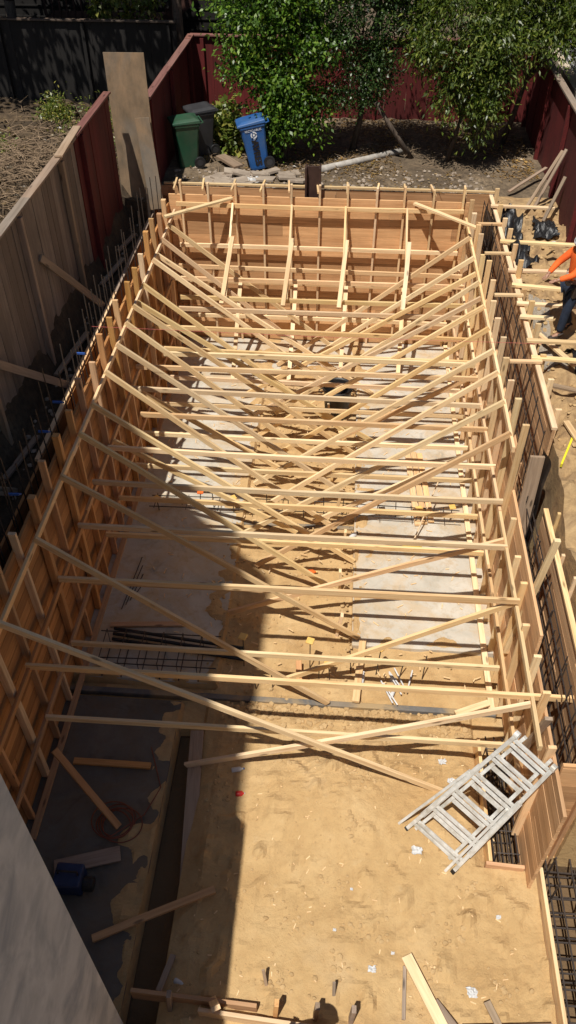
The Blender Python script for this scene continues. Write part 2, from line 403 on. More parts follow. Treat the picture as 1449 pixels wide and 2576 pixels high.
for y in np.arange(5.3,8.6,.6):
    beam('stud',(3.18,y,1.6),(3.18,y,2.7+random.uniform(-.1,.2)),.09,.045,W,RO)
FW=empty('formwork_wall',(-.6,17.1,0)); tag(FW,'cross wall of tan formwork planks with evenly spaced studs','formwork','formwork walls')
sheath('plank_sheathing',BX,FW,'x',-3.84,2.69,17.10,17.14,.05,3.55,bh=.29)
x=-3.55
while x<2.65:
    beam('stud',(x,17.045,.07),(x+random.uniform(-.02,.02),17.045,3.83+random.uniform(-.04,.05)),.045,.095,W,FW); x+=.6
for z in (3.38,2.45,1.6,.7):
    beam('waler',(-3.66,16.965,z),(2.5,16.965,z+random.uniform(-.02,.02)),.045,.09,W,FW)
FO=empty('formwork_wall',(-.6,17.5,0)); tag(FO,'outer cross wall of formwork with a pale top plate','formwork','formwork walls')
sheath('plank_sheathing',BX,FO,'x',-4.2,3.07,17.50,17.54,.3,3.55)
beam('top_plate',(-4.0,17.52,3.60),(3.2,17.52,3.60),.05,.045,WY,FO)
for x in np.arange(-3.7,3,.62):
    beam('spreader',(x,17.06,3.66),(x+random.uniform(-.08,.08),17.6,3.68),.04,.04,W,FO)
SW=empty('formwork_wall',(3.9,4.82,0)); tag(SW,'short plank form closing the dirt bank by the rebar mat','formwork','formwork walls')
sheath('plank_sheathing',BX,SW,'x',2.76,5.2,4.80,4.84,-.5,2.2)
for x in (3.1,3.7,4.3,4.9): beam('stud',(x,4.77,-.4),(x,4.77,2.4),.045,.05,WO,SW)

# ---------------------------------------------------------------- struts and braces
G1='horizontal lumber struts crossing the pit'
def strut(y,z,xa=-3.69,xb=2.55,mt=None,dz=0):
    mt=mt or random.choice((W,W,WY))
    beam('timber_strut',(xa,y,z),(xb,y+random.uniform(-.04,.04),z+dz),.045,.092,mt,label='pale two-by-four strut spanning between the formwork walls',cat='wood beam',group=G1)
for y in (5.77,7.2,8.3,9.23,10.14,11.1,11.88,12.5,13.2,14.05,15.2,16.0,16.55):
    strut(y,2.12+random.uniform(-.04,.04),-3.70-random.uniform(0,.05)+(.35 if y in (11.1,13.2,15.2) else 0),2.6+(.75 if y<6 else random.uniform(-.05,.03)),dz=random.uniform(-.05,.05))
for y in (5.71,6.98,8.16,9.17,10.1,11.05,12.0,12.9,13.8,14.8,15.8):
    strut(y,1.02+random.uniform(-.04,.04),xb=2.5,dz=random.uniform(-.04,.04))
for y in (12.9,14.6): strut(y,2.2,xa=-3.3)
G2='diagonal lumber braces kicked down to the pit floor'
dl=[(5.5,1.75,3.3),(6.85,.1,3.3),(8.05,.55,3.3),(9.0,.2,3.3),(9.72,.45,3.3),(10.6,.1,3.3),(11.4,.3,3.3),(12.1,.0,3.3),(12.7,.4,3.3),(13.5,.2,3.3),(14.5,.4,3.3),(15.4,.1,3.3),(16.1,.3,3.3),
    (10.35,-.6,2.1),(11.9,-.8,2.1),(13.0,.9,3.2),(14.9,.8,3.2)]
for y,xe,z in dl:
    beam('diagonal_brace',(-3.70,y,z),(xe,y+random.uniform(-.08,.12),.1),.045,.092,random.choice((W,WY,WY)),label='long pale brace leaning from wall top to pit floor',cat='wood beam',group=G2)
dr=[(5.64,2.05,-1.86),(7.2,2.12,-.55),(8.4,2.1,-1.6),(9.42,3.28,-1.26),(10.2,3.28,-1.6),(11.0,3.28,-1.3),(11.65,3.28,-1.5),(12.35,3.28,-1.3),(13.1,3.28,-1.6),(14.0,3.28,-1.3),(15.0,3.28,-1.5),(15.9,3.28,-1.4),
    (10.6,2.1,-.3),(12.7,2.1,-.4),(13.55,3.2,-2.0),(14.5,3.2,-2.1)]
for y,z,xe in dr:
    beam('diagonal_brace',(2.56,y+.06,z),(xe,y+.05+random.uniform(-.08,.08),.1),.045,.092,random.choice((W,W,WY)),label='long pale brace leaning from wall top to pit floor',cat='wood beam',group=G2)
G3='braces running out from the cross wall'
for x in (-2.42,-1.15,.0,1.3):
    beam('wall_kicker',(x,16.93,3.42),(x+.02,15.05,2.22),.045,.092,WY,label='pale brace leaning off the cross wall',cat='wood beam',group=G3)
    beam('wall_kicker',(x+.06,16.2,3.02),(x-.04,14.85,2.2),.09,.05,W,label='short doubled brace resting on a strut',cat='wood beam',group=G3)
    beam('wall_kicker',(x+.1,16.9,1.65),(x+.05,15.2,.1),.09,.045,W,label='lower brace from cross wall to the slab',cat='wood beam',group=G3)
for a,b in (((-3.72,16.0,3.5),(-2.45,17.05,3.5)),((1.45,17.05,3.5),(2.68,15.9,3.5))):
    beam('corner_brace',a,b,.09,.045,WY,label='flat pale board bracing a formwork corner',cat='wood beam',group='corner braces')
for y in list(np.arange(8.2,16,.95)):
    beam('timber_stake',(.1+random.uniform(-.3,.3),y,-.1),(.1+random.uniform(-.3,.3),y,.5),.045,.09,WY,label='short stake driven into the dirt at a brace foot',cat='wood stake',group='brace stakes')
for y,x1,dz in ((16.75,4.3,0),(15.1,4.4,.05),(13.9,5,.05),(13.35,5,0),(12.7,5,.03),(12.25,3.5,.08),(11.5,5,0),(11.0,5,.02)):
    beam('timber_prop',(3.0,y,3.62),(x1,y-random.uniform(0,.25),3.62+dz),.09,.045,random.choice((W,WY)),label='board laid from the form top over the dirt',cat='wood beam',group='boards over the dirt strip')
for a,b in (((3.3,12.0,3.45),(3.7,11.0,3.5)),((3.25,10.6,3.4),(4.2,10.2,3.45)),((3.4,9.8,3.3),(3.6,8.9,3.3)),((3.2,13.6,3.5),(3.25,14.7,3.5))):
    beam('timber_board',a,b,.09,.04,random.choice((W,WG)),label='loose board dropped on the dirt strip',cat='wood board',group='boards on the dirt strip')
for y in (15.9,14.6,13.0,10.9):
    beam('timber_prop',(2.66,y,3.6),(3.16,y+.02,3.6),.07,.04,W,label='short spreader tying the two form tops',cat='wood beam',group='form top spreaders')
beam('timber_plank',(2.84,8.75,1.2),(2.86,8.95,3.3),.20,.05,WG,label='weathered dark board standing between the forms',cat='wood board',group='upright boards')
beam('timber_plank',(2.66,7.35,.9),(2.84,7.25,3.35),.08,.06,WY,label='tall post standing against the form',cat='wood board',group='upright boards')
beam('timber_plank',(2.60,5.75,.5),(2.66,5.35,2.3),.09,.045,WG,label='grey board leaning near the ladder',cat='wood board',group='upright boards')

# ---------------------------------------------------------------- rebar
def rebar_v(x,y,z0,z1,label='dark rebar dowel standing up beside the form',cap=None):
    m=MB(); lx=random.uniform(-.05,.05); ly=random.uniform(-.05,.05)
    m.tube([(x,y,z0),(x+lx*.5,y+ly*.5,(z0+z1)/2),(x+lx,y+ly,z1)],.009,6)
    if cap is None:
        o=m.obj('rebar_dowel',REB,(x,y,z0)); tag(o,label,'rebar','rebar dowels'); return o
    e=empty('rebar_dowel',(x,y,z0)); tag(e,'rebar stub with a plastic safety cap in the footing','rebar','capped rebar stubs')
    m.obj('bar',REB,(x,y,z0),e)
    c=MB(); cx,cy=x+lx,y+ly
    a=random.uniform(0,1.5); s=.062
    q=[(cx+s*1.3*math.cos(a+k*math.pi/2),cy+s*1.3*math.sin(a+k*math.pi/2)) for k in range(4)]
    c.prism(q,z1-.005,z1+.018); c.tube([(cx,cy,z1-.06),(cx,cy,z1-.006)],.016,8)
    c.obj('safety_cap',cap,(cx,cy,z1),e,bevel=.004)
for y in np.arange(5.0,17.3,.3):
    rebar_v(-4.02+random.uniform(-.03,.03),y,1.5,4.1+random.uniform(-.15,.25))
for y in np.arange(5.2,17.2,.5):
    if random.random()<.75: rebar_v(-4.12,y,1.5,3.9+random.uniform(-.2,.2))
for y in (6.1,7.3,8.6,9.3,10.6):
    m=MB(); m.beam((-4.11,y,3.62),(-3.98,y+.03,3.6),.022,.035); m.beam((-3.985,y+.03,3.6),(-3.985,y+.09,3.55),.022,.022)
    o=m.obj('form_clip',BLUC,(-4.06,y,3.6),bevel=.004); tag(o,'small blue clip holding rebar at the form top','clip','blue form clips')
def curtain(name,x,y0,y1,z0,z1,label,s=.25,hz=.3,ox=0):
    m=MB()
    for y in np.arange(y0,y1,s): m.tube([(x,y,z0),(x+random.uniform(-.02,.02),y,z1+random.uniform(-.05,.15))],.009,5)
    for z in np.arange(z0+.2,z1,hz): m.tube([(x+.014,y0,z),(x+.02,(y0+y1)/2,z+.02),(x+.014,y1,z)],.009,5)
    o=m.obj(name,REB,(x,y0,z0)); tag(o,label,'rebar')
curtain('rebar_curtain',2.86,4.95,9.1,.1,2.6,'tied rebar grid standing inside the lower form',.3,.35)
curtain('rebar_curtain',2.97,4.95,8.9,.1,2.4,'second tied rebar grid inside the lower form',.4,.5)
curtain('rebar_curtain',2.93,9.2,17.3,.3,3.55,'long tied rebar grid between tall forms',.33,.5)
def hangsheet(y0,y1,z0,z1,label,mat=BLK):
    m=MB(); n=20
    for k in range(n+1):
        yy=y0+(y1-y0)*k/n
        for j in range(6):
            zz=z0+(z1-z0)*j/5+.08*noise.noise((yy*2,j,4)); m.v.append((3.0+.05*noise.noise((yy*3,zz*3,0)),yy,zz))
    for k in range(n):
        for j in range(5): a=k*6+j; m.f.append((a,a+1,a+7,a+6))
    o=m.obj('plastic_sheet',mat,(3.0,y0,z0),smooth=True); tag(o,label,'plastic sheet')
hangsheet(16.0,17.3,2.6,3.5,'black plastic membrane hung inside the form corner')
hangsheet(8.75,9.2,1.2,3.3,'black plastic membrane hung at the form step')
m=MB()
for y in np.arange(2.0,4.7,.17): m.tube([(2.93,y,.02),(4.9,y+random.uniform(-.04,.04),.03)],.012,6)
for x in np.arange(2.98,4.9,.16): m.tube([(x,1.8,.045),(x+random.uniform(-.03,.03),4.72,.05)],.012,6)
for y in np.arange(2.1,4.7,.25): m.tube([(2.95,y,-.25),(4.9,y+random.uniform(-.04,.04),-.24)],.012,6)
for x in np.arange(3.0,4.9,.22): m.tube([(x,1.8,-.22),(x+random.uniform(-.03,.03),4.7,-.22)],.012,6)
for x in (3.0,3.4,3.8): 
    for y in (4.2,4.5): m.tube([(x,y,-.3),(x,y,.55)],.012,6)
o=m.obj('rebar_mat',REB,(3.5,3.3,0)); tag(o,'double tied rebar mat in a dug footing','rebar')
m=MB()
for x in (2.4,2.52,2.64):
    for z in (-.2,.12): m.tube([(x,4.6,z),(x,6.4,z)],.011,6)
for y in np.arange(4.7,6.4,.3): m.tube([(2.38,y,.13),(2.66,y,.13),(2.66,y,-.22),(2.38,y,-.22),(2.38,y,.13)],.008,5)
o=m.obj('rebar_cage',REB,(2.5,5.4,0)); tag(o,'rebar cage in a short footing trench','rebar')
def board(p1,p2,w,h,mt,label,grp='loose boards',up=None):
    return beam('timber_board',p1,p2,w,h,mt,label=label,cat='wood board',group=grp,up=up)
board((2.88,4.5,.1),(2.90,1.8,.1),.045,.29,W,'form board edging the rebar footing','footing form boards')
board((2.2,4.52,.08),(2.68,4.5,.08),.045,.29,WO,'form board closing the footing trench','footing form boards')
board((2.26,4.55,.08),(2.27,6.3,.1),.045,.29,W,'form board along the footing trench','footing form boards')
board((-2.0,2.76,.12),(-.55,2.70,.14),.045,.25,WO,'low form board across the dirt','footing form boards')
board((-1.2,2.62,.12),(.75,2.50,.18),.045,.25,W,'pale low form board across the dirt','footing form boards')
board((-1.1,2.82,.0),(-.98,2.58,.5),.1,.05,W,'wide stake nailed to a low form board','footing form boards')
for x in (-1.55,-.35,.1,.5): board((x,2.66,-.1),(x+.03,2.68,.5),.05,.08,random.choice((WO,WG)),'stake holding a low form board','footing form boards')
for x,y in ((-.45,2.92),(.32,2.85)): board((x,y,0),(x+random.uniform(-.06,.06),y+.12,.36),.035,.02,WG,'splintered wood stake sticking out of the dirt','splintered stakes')
for x,y,z in ((-1.24,7.45,.7),(-.2,7.5,.68),(.12,7.3,.45),(.83,7.45,.66)): rebar_v(x,y,-.1,z,cap=YEL)
for x in (-.75,-.05,.45,1.2,1.55,-1.0): rebar_v(x,7.25+random.uniform(-.2,.2),-.1,.4+random.uniform(0,.25),'short bare rebar stub in the dirt footing')
for i,x in enumerate(np.arange(-3.2,2.3,.34)):
    rebar_v(x+random.uniform(-.05,.05),10.95+random.uniform(-.1,.1),-.1,.42+random.uniform(-.05,.12),cap=(ORG if i%5==2 else YEL) if i%2==0 else None,label='short bare rebar stub in the dirt footing')
m=MB()
for y in (10.8,11.1): m.tube([(-3.4,y,.2),(-.5,y+.04,.22),(2.4,y,.19)],.01,5)
for x in np.arange(-3.3,2.4,.6): m.tube([(x,10.75,.21),(x,11.15,.21)],.008,5)
o=m.obj('footing_rebar',REB,(-.5,11,.2)); tag(o,'tied footing rebar crossing the slabs','rebar')
m=MB()
for y in (7.1,7.35,7.6): m.tube([(-3.5,y,.16),(-1.7,y+.03,.2)],.010,5)
for x in np.arange(-3.4,-1.7,.3): m.tube([(x,7.05,.5),(x,7.05,.1),(x,7.65,.1),(x,7.65,.5),(x,7.05,.5)],.008,5)
for y in (7.05,7.65): m.tube([(-3.5,y,.45),(-1.6,y,.47)],.010,5)
o=m.obj('footing_rebar',REB,(-2.5,7.3,0)); tag(o,'boxed footing rebar cage lying in shade','rebar')
def pipe(p1,p2,r,mt,label,name='plastic_pipe',cat='pipe'):
    m=MB(); m.tube([p1,((p1[0]+p2[0])/2,(p1[1]+p2[1])/2,(p1[2]+p2[2])/2),p2],r,12); o=m.obj(name,mt,p1,smooth=False); tag(o,label,cat); return o
for i in range(3): pipe((-3.4,7.75+.09*i,.12+.02*i),(-1.25,7.5+.07*i,.12+.05*i),.028,BLK,'black plastic pipe lying on the slab')
for i in range(4): pipe((-3.4+.05*i,8.4+.1*i,.08),(-3.3+.05*i,9.6-.2*i,.08),.007,REB,'loose rebar offcut on the slab','rebar_offcut','rebar')

# ---------------------------------------------------------------- loose boards
for i in range(3): board((1.5+.12*i,12.9-.03*i,.1),(1.62+.125*i,10.75+.05*i,.1),.11,.04,W,'short boards laid side by side on the slab','stacked boards')
board((.62,8.0,.12),(.52,6.85,.12),.11,.045,WY,'pale board lying across the footing')
board((-2.6,3.3,.12),(-1.2,3.95,.2),.09,.045,WO,'loose orange board bridging the slab edge')
board((-1.78,6.2,.1),(-1.6,4.1,-.05),.19,.04,WG,'grey plank lying in the slab-edge ditch')
board((-3.45,5.6,.1),(-2.35,5.6,.1),.09,.045,WO,'short board lying on shaded slab')
board((-3.3,4.1,.1),(-2.5,4.35,.1),.2,.03,WG,'grey plank lying on shaded slab')
board((-3.45,5.25,1.0),(-2.6,4.7,.1),.09,.045,WO,'board propped against the shaded wall')
board((1.15,3.35,.22),(1.75,2.2,.26),.13,.045,W,'broad loose board half buried in dirt')
board((1.45,2.9,.2),(1.95,2.3,.24),.10,.03,WG,'grey loose board beside the broad board')
board((1.13,3.25,.18),(1.10,2.7,.18),.04,.03,WG,'splintered grey stick on the dirt')
board((1.75,2.66,.2),(2.75,2.75,.2),.06,.03,WG,'grey board lying by the rebar footing')
board((2.05,2.95,.18),(2.25,2.5,.2),.08,.03,WG,'grey offcut crossing another board')
board((-1.6,3.2,.1),(-1.7,2.8,.12),.07,.04,WG,'short grey offcut in the ditch')
board((2.0,6.75,.12),(2.5,6.95,.16),.1,.04,W,'short pale offcut by the trench')
board((-3.5,8.05,.09),(-2.3,8.15,.09),.09,.045,WO,'short board lying on shaded slab')
board((-.35,7.15,.12),(-.38,7.5,.14),.09,.09,WO,'small block standing in the footing')

# ---------------------------------------------------------------- ladder
LD=empty('folding_ladder',(1.9,4.9,.05)); tag(LD,'aluminium folding ladder leaning on the low form end','ladder')
A1=Vector((1.22,4.93,.16));A2=Vector((2.32,5.24,2.08));B1=Vector((1.80,4.42,.16));B2=Vector((2.68,4.84,2.08))
nrm=((A2-A1).cross(B1-A1)).normalized()
if nrm.z<0: nrm=-nrm
dA=(A2-A1).normalized(); wv=(B1-A1).normalized()
def rung(p,q,wd=.05,name='rung'):
    m=MB(); m.beam(p,q,wd,.026,up=nrm); return m.obj(name,ALU,p,LD,bevel=.004)
for (a,b) in ((A1,A2),(B1,B2)):
    d=(b-a).normalized()
    m=MB(); m.beam(a,b,.05,.085,up=nrm); m.obj('outer_rail',ALU,a,LD,bevel=.006)
    m=MB(); m.beam(a+d*.35-nrm*.01,b-d*.7-nrm*.01,.07,.065,up=nrm); m.obj('rail_sleeve',ALU,a,LD,bevel=.005)
    f=MB(); f.beam(a-d*.06,a+d*.03,.06,.095,up=nrm); f.obj('rubber_foot',BLK,a,LD,bevel=.006)
    sd=(B2-A2).normalized()
    h=MB(); h.tube([b-sd*.03,b+sd*.03],.05,14); h.obj('hinge',ALU,b,LD,bevel=.006)
for t in (.08,.26,.44,.62,.80,.95):
    p=A1.lerp(A2,t);q=B1.lerp(B2,t); rung(p+dA*.04,q+dA*.04); rung(p-dA*.035,q-dA*.035,.045)
sh=-nrm*.17-dA*.06
iA1=A1.lerp(B1,.13)+sh*.6; iB1=A1.lerp(B1,.84)+sh*.6; iA2=A2.lerp(B2,.15)-nrm*.09; iB2=A2.lerp(B2,.85)-nrm*.09
for v in (iA1,iB1): v.z=max(v.z,.18)
for a,b in ((iA1,iA2),(iB1,iB2)):
    m=MB(); m.beam(a,b,.045,.07,up=nrm); m.obj('inner_rail',ALU,a,LD,bevel=.005)
for t in (.02,.17,.35,.53,.71,.88):
    p=iA1.lerp(iA2,t);q=iB1.lerp(iB2,t); rung(p,q,.06,'inner_rung')
fA1=A1-wv*.02+Vector((-.10,.03,.02)); fA2=A1.lerp(A2,.62)-wv*.04
m=MB(); m.beam(fA1,fA2,.035,.07,up=nrm); m.obj('flared_leg',ALU,fA1,LD,bevel=.005)
fB1=B1+Vector((-.11,-.01,.0)); fB2=B1.lerp(B2,.6)-wv*.055
m=MB(); m.beam(fB1,fB2,.035,.07,up=nrm); m.obj('flared_leg',ALU,fB1,LD,bevel=.005)

# ---------------------------------------------------------------- fences
def fence(name,mat,label,p1,p2,z0,z1,bw=.2,gap=.006,th=.02,cap=None,postmat=None,side=1,capw=.14):
    p1=Vector((p1[0],p1[1],0));p2=Vector((p2[0],p2[1],0)); d=(p2-p1); L=d.length; d.normalize(); nn=Vector((d.y,-d.x,0))*side
    e=empty(name,(p1.x,p1.y,z0)); tag(e,label,'fence')
    m=MB(); s=0
    while s<L:
        b=min(s+bw-gap,L); j=random.uniform(-.008,.008)
        q=[p1+d*s+nn*j,p1+d*b+nn*j,p1+d*b+nn*(th+j),p1+d*s+nn*(th+j)]
        m.prism([(v.x,v.y) for v in q] if side<0 else [(v.x,v.y) for v in reversed(q)],z0-.1,z1+random.uniform(-.01,.01)); s+=bw
    m.obj('fence_boards',mat,(p1.x,p1.y,z0),e)
    s=.3
    while s<L:
        q=p1+d*s+nn*(th+.05); beam('fence_post',(q.x,q.y,z0-.2),(q.x,q.y,z1-.03),.09,.09,postmat or WG,e,bow=.001); s+=2.2
    if cap:
        s=0
        while s<L:
            t=min(s+2.4,L); a=p1+d*s+nn*.03; b=p1+d*(t-.006)+nn*.03; beam('cap_rail',(a.x,a.y,z1+.035),(b.x,b.y,z1+.035+random.uniform(-.01,.01)),capw,.04,cap,e,bow=.003); s+=2.4
    return e
CAPG=wood('cap_grey',(.17,.13,.10),(.34,.27,.21)); CAPR=wood('cap_red',(.12,.045,.04),(.25,.12,.10))
fence('board_fence',FG,'weathered grey board fence with flat cap rail',(-4.8,2),(-4.8,14.2),2.9,5.6,.24,gap=.012,cap=CAPG,side=1,postmat=WG)
fence('board_fence',FR,'dark red painted board fence section',(-4.78,14.21),(-4.78,16.7),2.9,5.62,.2,cap=CAPR,side=1,postmat=FR)
fence('board_fence',FR,'dark red board fence running to the back corner',(-4.2,17.25),(-4.1,22.5),3.2,5.3,.9,cap=CAPR,side=1,postmat=FR,capw=.16)
fence('board_fence',FR,'dark red back fence behind the trees',(-4.1,22.55),(4.5,22.55),3.2,5.3,.55,cap=CAPR,side=1,postmat=FR)
fence('board_fence',FR,'sunlit dark red fence beside the dirt strip',(4.5,22.5),(4.5,9.5),3.0,5.3,.6,cap=CAPG,side=1,postmat=FR)
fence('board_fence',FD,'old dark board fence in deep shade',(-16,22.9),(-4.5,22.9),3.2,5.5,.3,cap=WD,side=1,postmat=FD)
m=MB(); m.beam((-4.42,17.02,3.2),(-4.44,17.1,6.25),.8,.02,up=(0,1,0)); o=m.obj('plywood_sheet',PLY,(-4.43,17.05,3.2)); tag(o,'tall weathered plywood sheet closing a fence gap','plywood sheet')
m=MB(); m.beam((-4.05,16.85,3.3),(-4.2,17.0,5.1),.3,.02,up=(0,1,0)); o=m.obj('plywood_sheet',PLY,(-4.1,16.85,3.3)); tag(o,'narrow grey plywood offcut leaning on the sheet','plywood sheet')
for a,b in (((-4.75,9.1,4.4),(-4.32,10.6,3.0)),((-4.75,11.6,4.7),(-4.34,13.0,3.1)),((-4.72,7.0,4.0),(-4.38,8.0,3.0))):
    beam('fence_brace',a,b,.04,.12,WG,label='grey board bracing the fence above the trench',cat='wood board',group='fence braces')
beam('timber_board',(-4.72,13.2,5.68),(-4.78,14.6,5.69),.14,.03,WG,label='short grey board lying on the fence cap',cat='wood board')
for y in (8.2,10.8,13.9,15.3): board((-4.6,y,3.05),(-4.42,y+random.uniform(.6,1.4),3.06),.09,.04,WG,'dusty board lying in the side trench','trench boards')

# ---------------------------------------------------------------- buildings
BW=empty('house_wing',(-4,0,0)); tag(BW,'tall grey painted stucco house wing overlooking the pit','building')
m=MB(); m.prism([(-9,-6),(-2.0,-6),(-2.0,2.41),(-3.84,4.42),(-9,4.42)],-.3,6.2); m.obj('stucco_wall',STUC,(-4,0,0),BW)
m=MB(); m.prism([(-9,-6),(-4.3,-6),(-4.3,2.0),(-6.2,3.9),(-9,3.9)],6.2,18.0); m.obj('unseen_upper_tier',STUC,(-4,0,6),BW)  # unseen set-back tier, sized and chamfered to cast the floor shadow
m=MB(); m.prism([(-9.1,-6.1),(-4.25,-6.1),(-4.25,2.04),(-6.18,3.96),(-9.1,3.96)],18.0,18.2); m.obj('unseen_parapet',STUC,(-4,0,18),BW)  # tops the unseen tier that shapes the floor shadow
WH=empty('white_house',(5.2,18,3.4)); tag(WH,'pale clapboard house beyond the red fence','building')
SID=mottled('pale_siding',(.60,.63,.66),(.70,.72,.74),2,.7,.1,.004)
m=MB()
z=3.4
while z<9.5: m.box((5.22,17.5,z),(5.6,30,z+.148)); m.box((5.208,17.5,z+.13),(5.23,30,z+.148)); z+=.152
m.obj('siding_wall',SID,(5.2,18,3.4),WH)
m=MB(); m.box((4.95,17.2,3.3),(5.18,26,5.0)); m.obj('foundation_ledge',CONC,(5,17.2,3.3),WH)
m=MB(); m.prism([(5.0,17.3),(9,17.3),(9,30.2),(5.0,30.2)],9.5,9.8); m.obj('roof',CONCD,(5.2,18,9.5),WH)
NH=empty('neighbour_house',(-5,28,3.4)); tag(NH,'shade-darkened shingled house with exterior stairs behind the fence','building')
m=MB()
z=3.3
while z<12: m.box((-14,27,z),(-1,27.4,z+.27)); m.box((-14,26.97,z),(-1,27.02,z+.04)); z+=.28
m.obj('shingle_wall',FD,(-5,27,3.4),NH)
STN=mottled('brown_stain',(.035,.014,.010),(.075,.03,.02),4,.8,.2,.01)
m=MB(); 
for k in range(10): m.box((-4.8+.3*k,24.6,5.6+.22*k),(-4.5+.3*k,25.6,5.65+.22*k))
m.beam((-5.2,24.6,5.1),(-1.5,24.6,7.8),.06,.28); m.beam((-5.2,25.6,5.1),(-1.5,25.6,7.8),.06,.28)
m.beam((-5.2,24.6,6.2),(-1.5,24.6,8.9),.06,.09)
for k in range(22): m.box((-5.1+.17*k,24.58,5.2+.125*k),(-5.06+.17*k,24.62,6.25+.125*k))
m.box((-8.5,24.6,5.0),(-5.2,25.8,5.12)); m.box((-8.5,24.58,6.1),(-5.2,24.66,6.2))
for k in range(16): m.box((-8.4+.2*k,24.6,5.1),(-8.36+.2*k,24.64,6.12))
m.obj('exterior_stair',STN,(-4,25,5),NH)
m=MB(); m.tube([(-4.5,23.3,3.3),(-4.55,23.3,9)],.12,10); o=m.obj('utility_pole',WD,(-4.5,23.3,3.3)); tag(o,'dark wooden pole behind the fence corner','pole')

# ---------------------------------------------------------------- foliage
def leaves(name,mat,blobs,count,size,droop=.2,narrow=.45,parent=None,origin=(0,0,0),fill=.55,sub=.22):
    bl=np.array([(b[0],b[1],b[2]) for b in blobs]); br=np.array([b[3] for b in blobs])
    p=br**2; p=p/p.sum()
    nsub=max(12,int(count/95)); idx=rng.choice(len(blobs),nsub,p=p)
    d=rng.normal(size=(nsub,3)); d/=np.linalg.norm(d,axis=1)[:,None]
    rad=br[idx]*(rng.random(nsub)**fill)*(.8+.45*rng.random(nsub))
    sc=bl[idx]+d*rad[:,None]*np.array([1,1,.95])
    si=rng.integers(0,nsub,count)
    off=rng.normal(size=(count,3))*sub*np.array([1,1,.8])
    off[:,2]-=droop*np.abs(rng.normal(size=count))*.5
    pos=sc[si]+off
    outd=pos-bl[idx[si]]; outd/=np.linalg.norm(outd,axis=1)[:,None]+1e-6
    ax=rng.normal(size=(count,3))*.8+outd*.6; ax[:,2]-=droop*1.7; ax/=np.linalg.norm(ax,axis=1)[:,None]
    up=rng.normal(size=(count,3))*.5+np.array([0,-.25,1.0])
    sd=np.cross(up,ax); sd/=np.linalg.norm(sd,axis=1)[:,None]+1e-6
    nn=np.cross(ax,sd)
    L=size*(.6+.8*rng.random(count))[:,None]; Wd=L*narrow
    v=np.empty((count,4,3)); v[:,0]=pos; v[:,1]=pos+ax*L*.45+sd*Wd*.5+nn*L*.06; v[:,2]=pos+ax*L-nn*L*.05; v[:,3]=pos+ax*L*.45-sd*Wd*.5+nn*L*.06
    v=v.reshape(-1,3)-np.array(origin)
    me=bpy.data.meshes.new(name); me.vertices.add(count*4); me.vertices.foreach_set('co',v.ravel())
    me.loops.add(count*4); me.loops.foreach_set('vertex_index',np.arange(count*4,dtype=np.int32))
    me.polygons.add(count); me.polygons.foreach_set('loop_start',np.arange(0,count*4,4,dtype=np.int32))
    try: me.polygons.foreach_set('loop_total',np.full(count,4,dtype=np.int32))
    except Exception: pass
    me.materials.append(mat); me.update(calc_edges=True); me.validate()
    o=bpy.data.objects.new(name,me); C.objects.link(o)
    o.location=origin
    if parent is not None: o.parent=parent; o.location=Vector(origin)-parent.location
    return o
def tree(base,label,mat,blobs,count,size,droop,narrow,barkm=BARK,tr=.07,fill=.55,sub=.22):
    e=empty('tree',base); tag(e,label,'tree')
    m=MB(); b=Vector(base)
    cz=sum(q[2] for q in blobs)/len(blobs)
    top=Vector((sum(q[0] for q in blobs)/len(blobs),sum(q[1] for q in blobs)/len(blobs),cz))
    fork=b.lerp(top,.45)+Vector((.08,0,0))
    m.tube([b-Vector((0,0,.2)),b.lerp(fork,.5)+Vector((.05,.04,0)),fork],[tr*1.3,tr,tr*.85],9)
    for q in blobs:
        c=Vector(q[:3]); md=fork.lerp(c,.5)+Vector((random.uniform(-.15,.15),random.uniform(-.15,.15),.1))
        m.tube([fork,md,c],[tr*.6,tr*.35,tr*.12],6)
        for k in range(4):
            t=c+Vector((random.uniform(-1,1),random.uniform(-1,1),random.uniform(-.5,1)))*q[3]*.8
            m.tube([md.lerp(c,.5),(md+t)/2,t],[tr*.25,tr*.16,tr*.05],4)
    m.obj('trunk',barkm,base,e,smooth=True)
    leaves('crown',mat,blobs,count,size,droop,narrow,e,base,fill,sub)
    return e
tree((-1.55,19.6,GZ),'bushy citrus tree with glossy bright green leaves',L1,
     [(-2.3,19.7,5.6,.55),(-1.55,19.5,5.1,.75),(-1.0,19.8,5.9,.8),(-2.2,19.9,6.6,.75),(-1.3,19.9,7.0,.9),(-1.6,19.4,4.45,.5),(-.9,19.5,4.6,.5)],20000,.105,.15,.5,sub=.19)
tree((.05,20.3,GZ),'dense small-leaved tree beside the citrus tree',L2,
     [(-.4,19.9,6.1,.8),(.45,19.9,5.7,.75),(.2,20.0,7.1,1.0),(-.3,19.7,4.9,.45),(.3,19.7,4.9,.35),(1.1,20.0,6.6,.7),(1.3,20.2,7.4,.8)],27000,.07,.15,.5,sub=.16)
tree((2.25,19.65,GZ),'peach tree with drooping narrow leaves over bare soil',L3,
     [(1.65,19.5,6.0,.6),(2.4,19.4,5.6,.6),(2.9,19.5,6.3,.7),(2.0,19.6,6.9,.8),(2.85,19.2,4.95,.32),(3.1,19.5,5.5,.45),(2.2,19.3,5.0,.3),(2.75,19.1,4.45,.2),(3.6,19.5,6.0,.35)],18000,.12,.35,.3,tr=.045,sub=.19)
tree((3.7,20.9,GZ),'tree spreading over the corner of the red fence',L3,
     [(3.5,20.0,6.6,.65),(4.2,19.9,6.3,.5),(3.8,20.2,7.3,.8),(4.7,19.9,6.6,.45),(3.0,20.4,7.3,.85),(4.6,20.2,7.4,.65),(4.9,19.5,6.2,.3)],16000,.12,.35,.32,tr=.06,sub=.19)
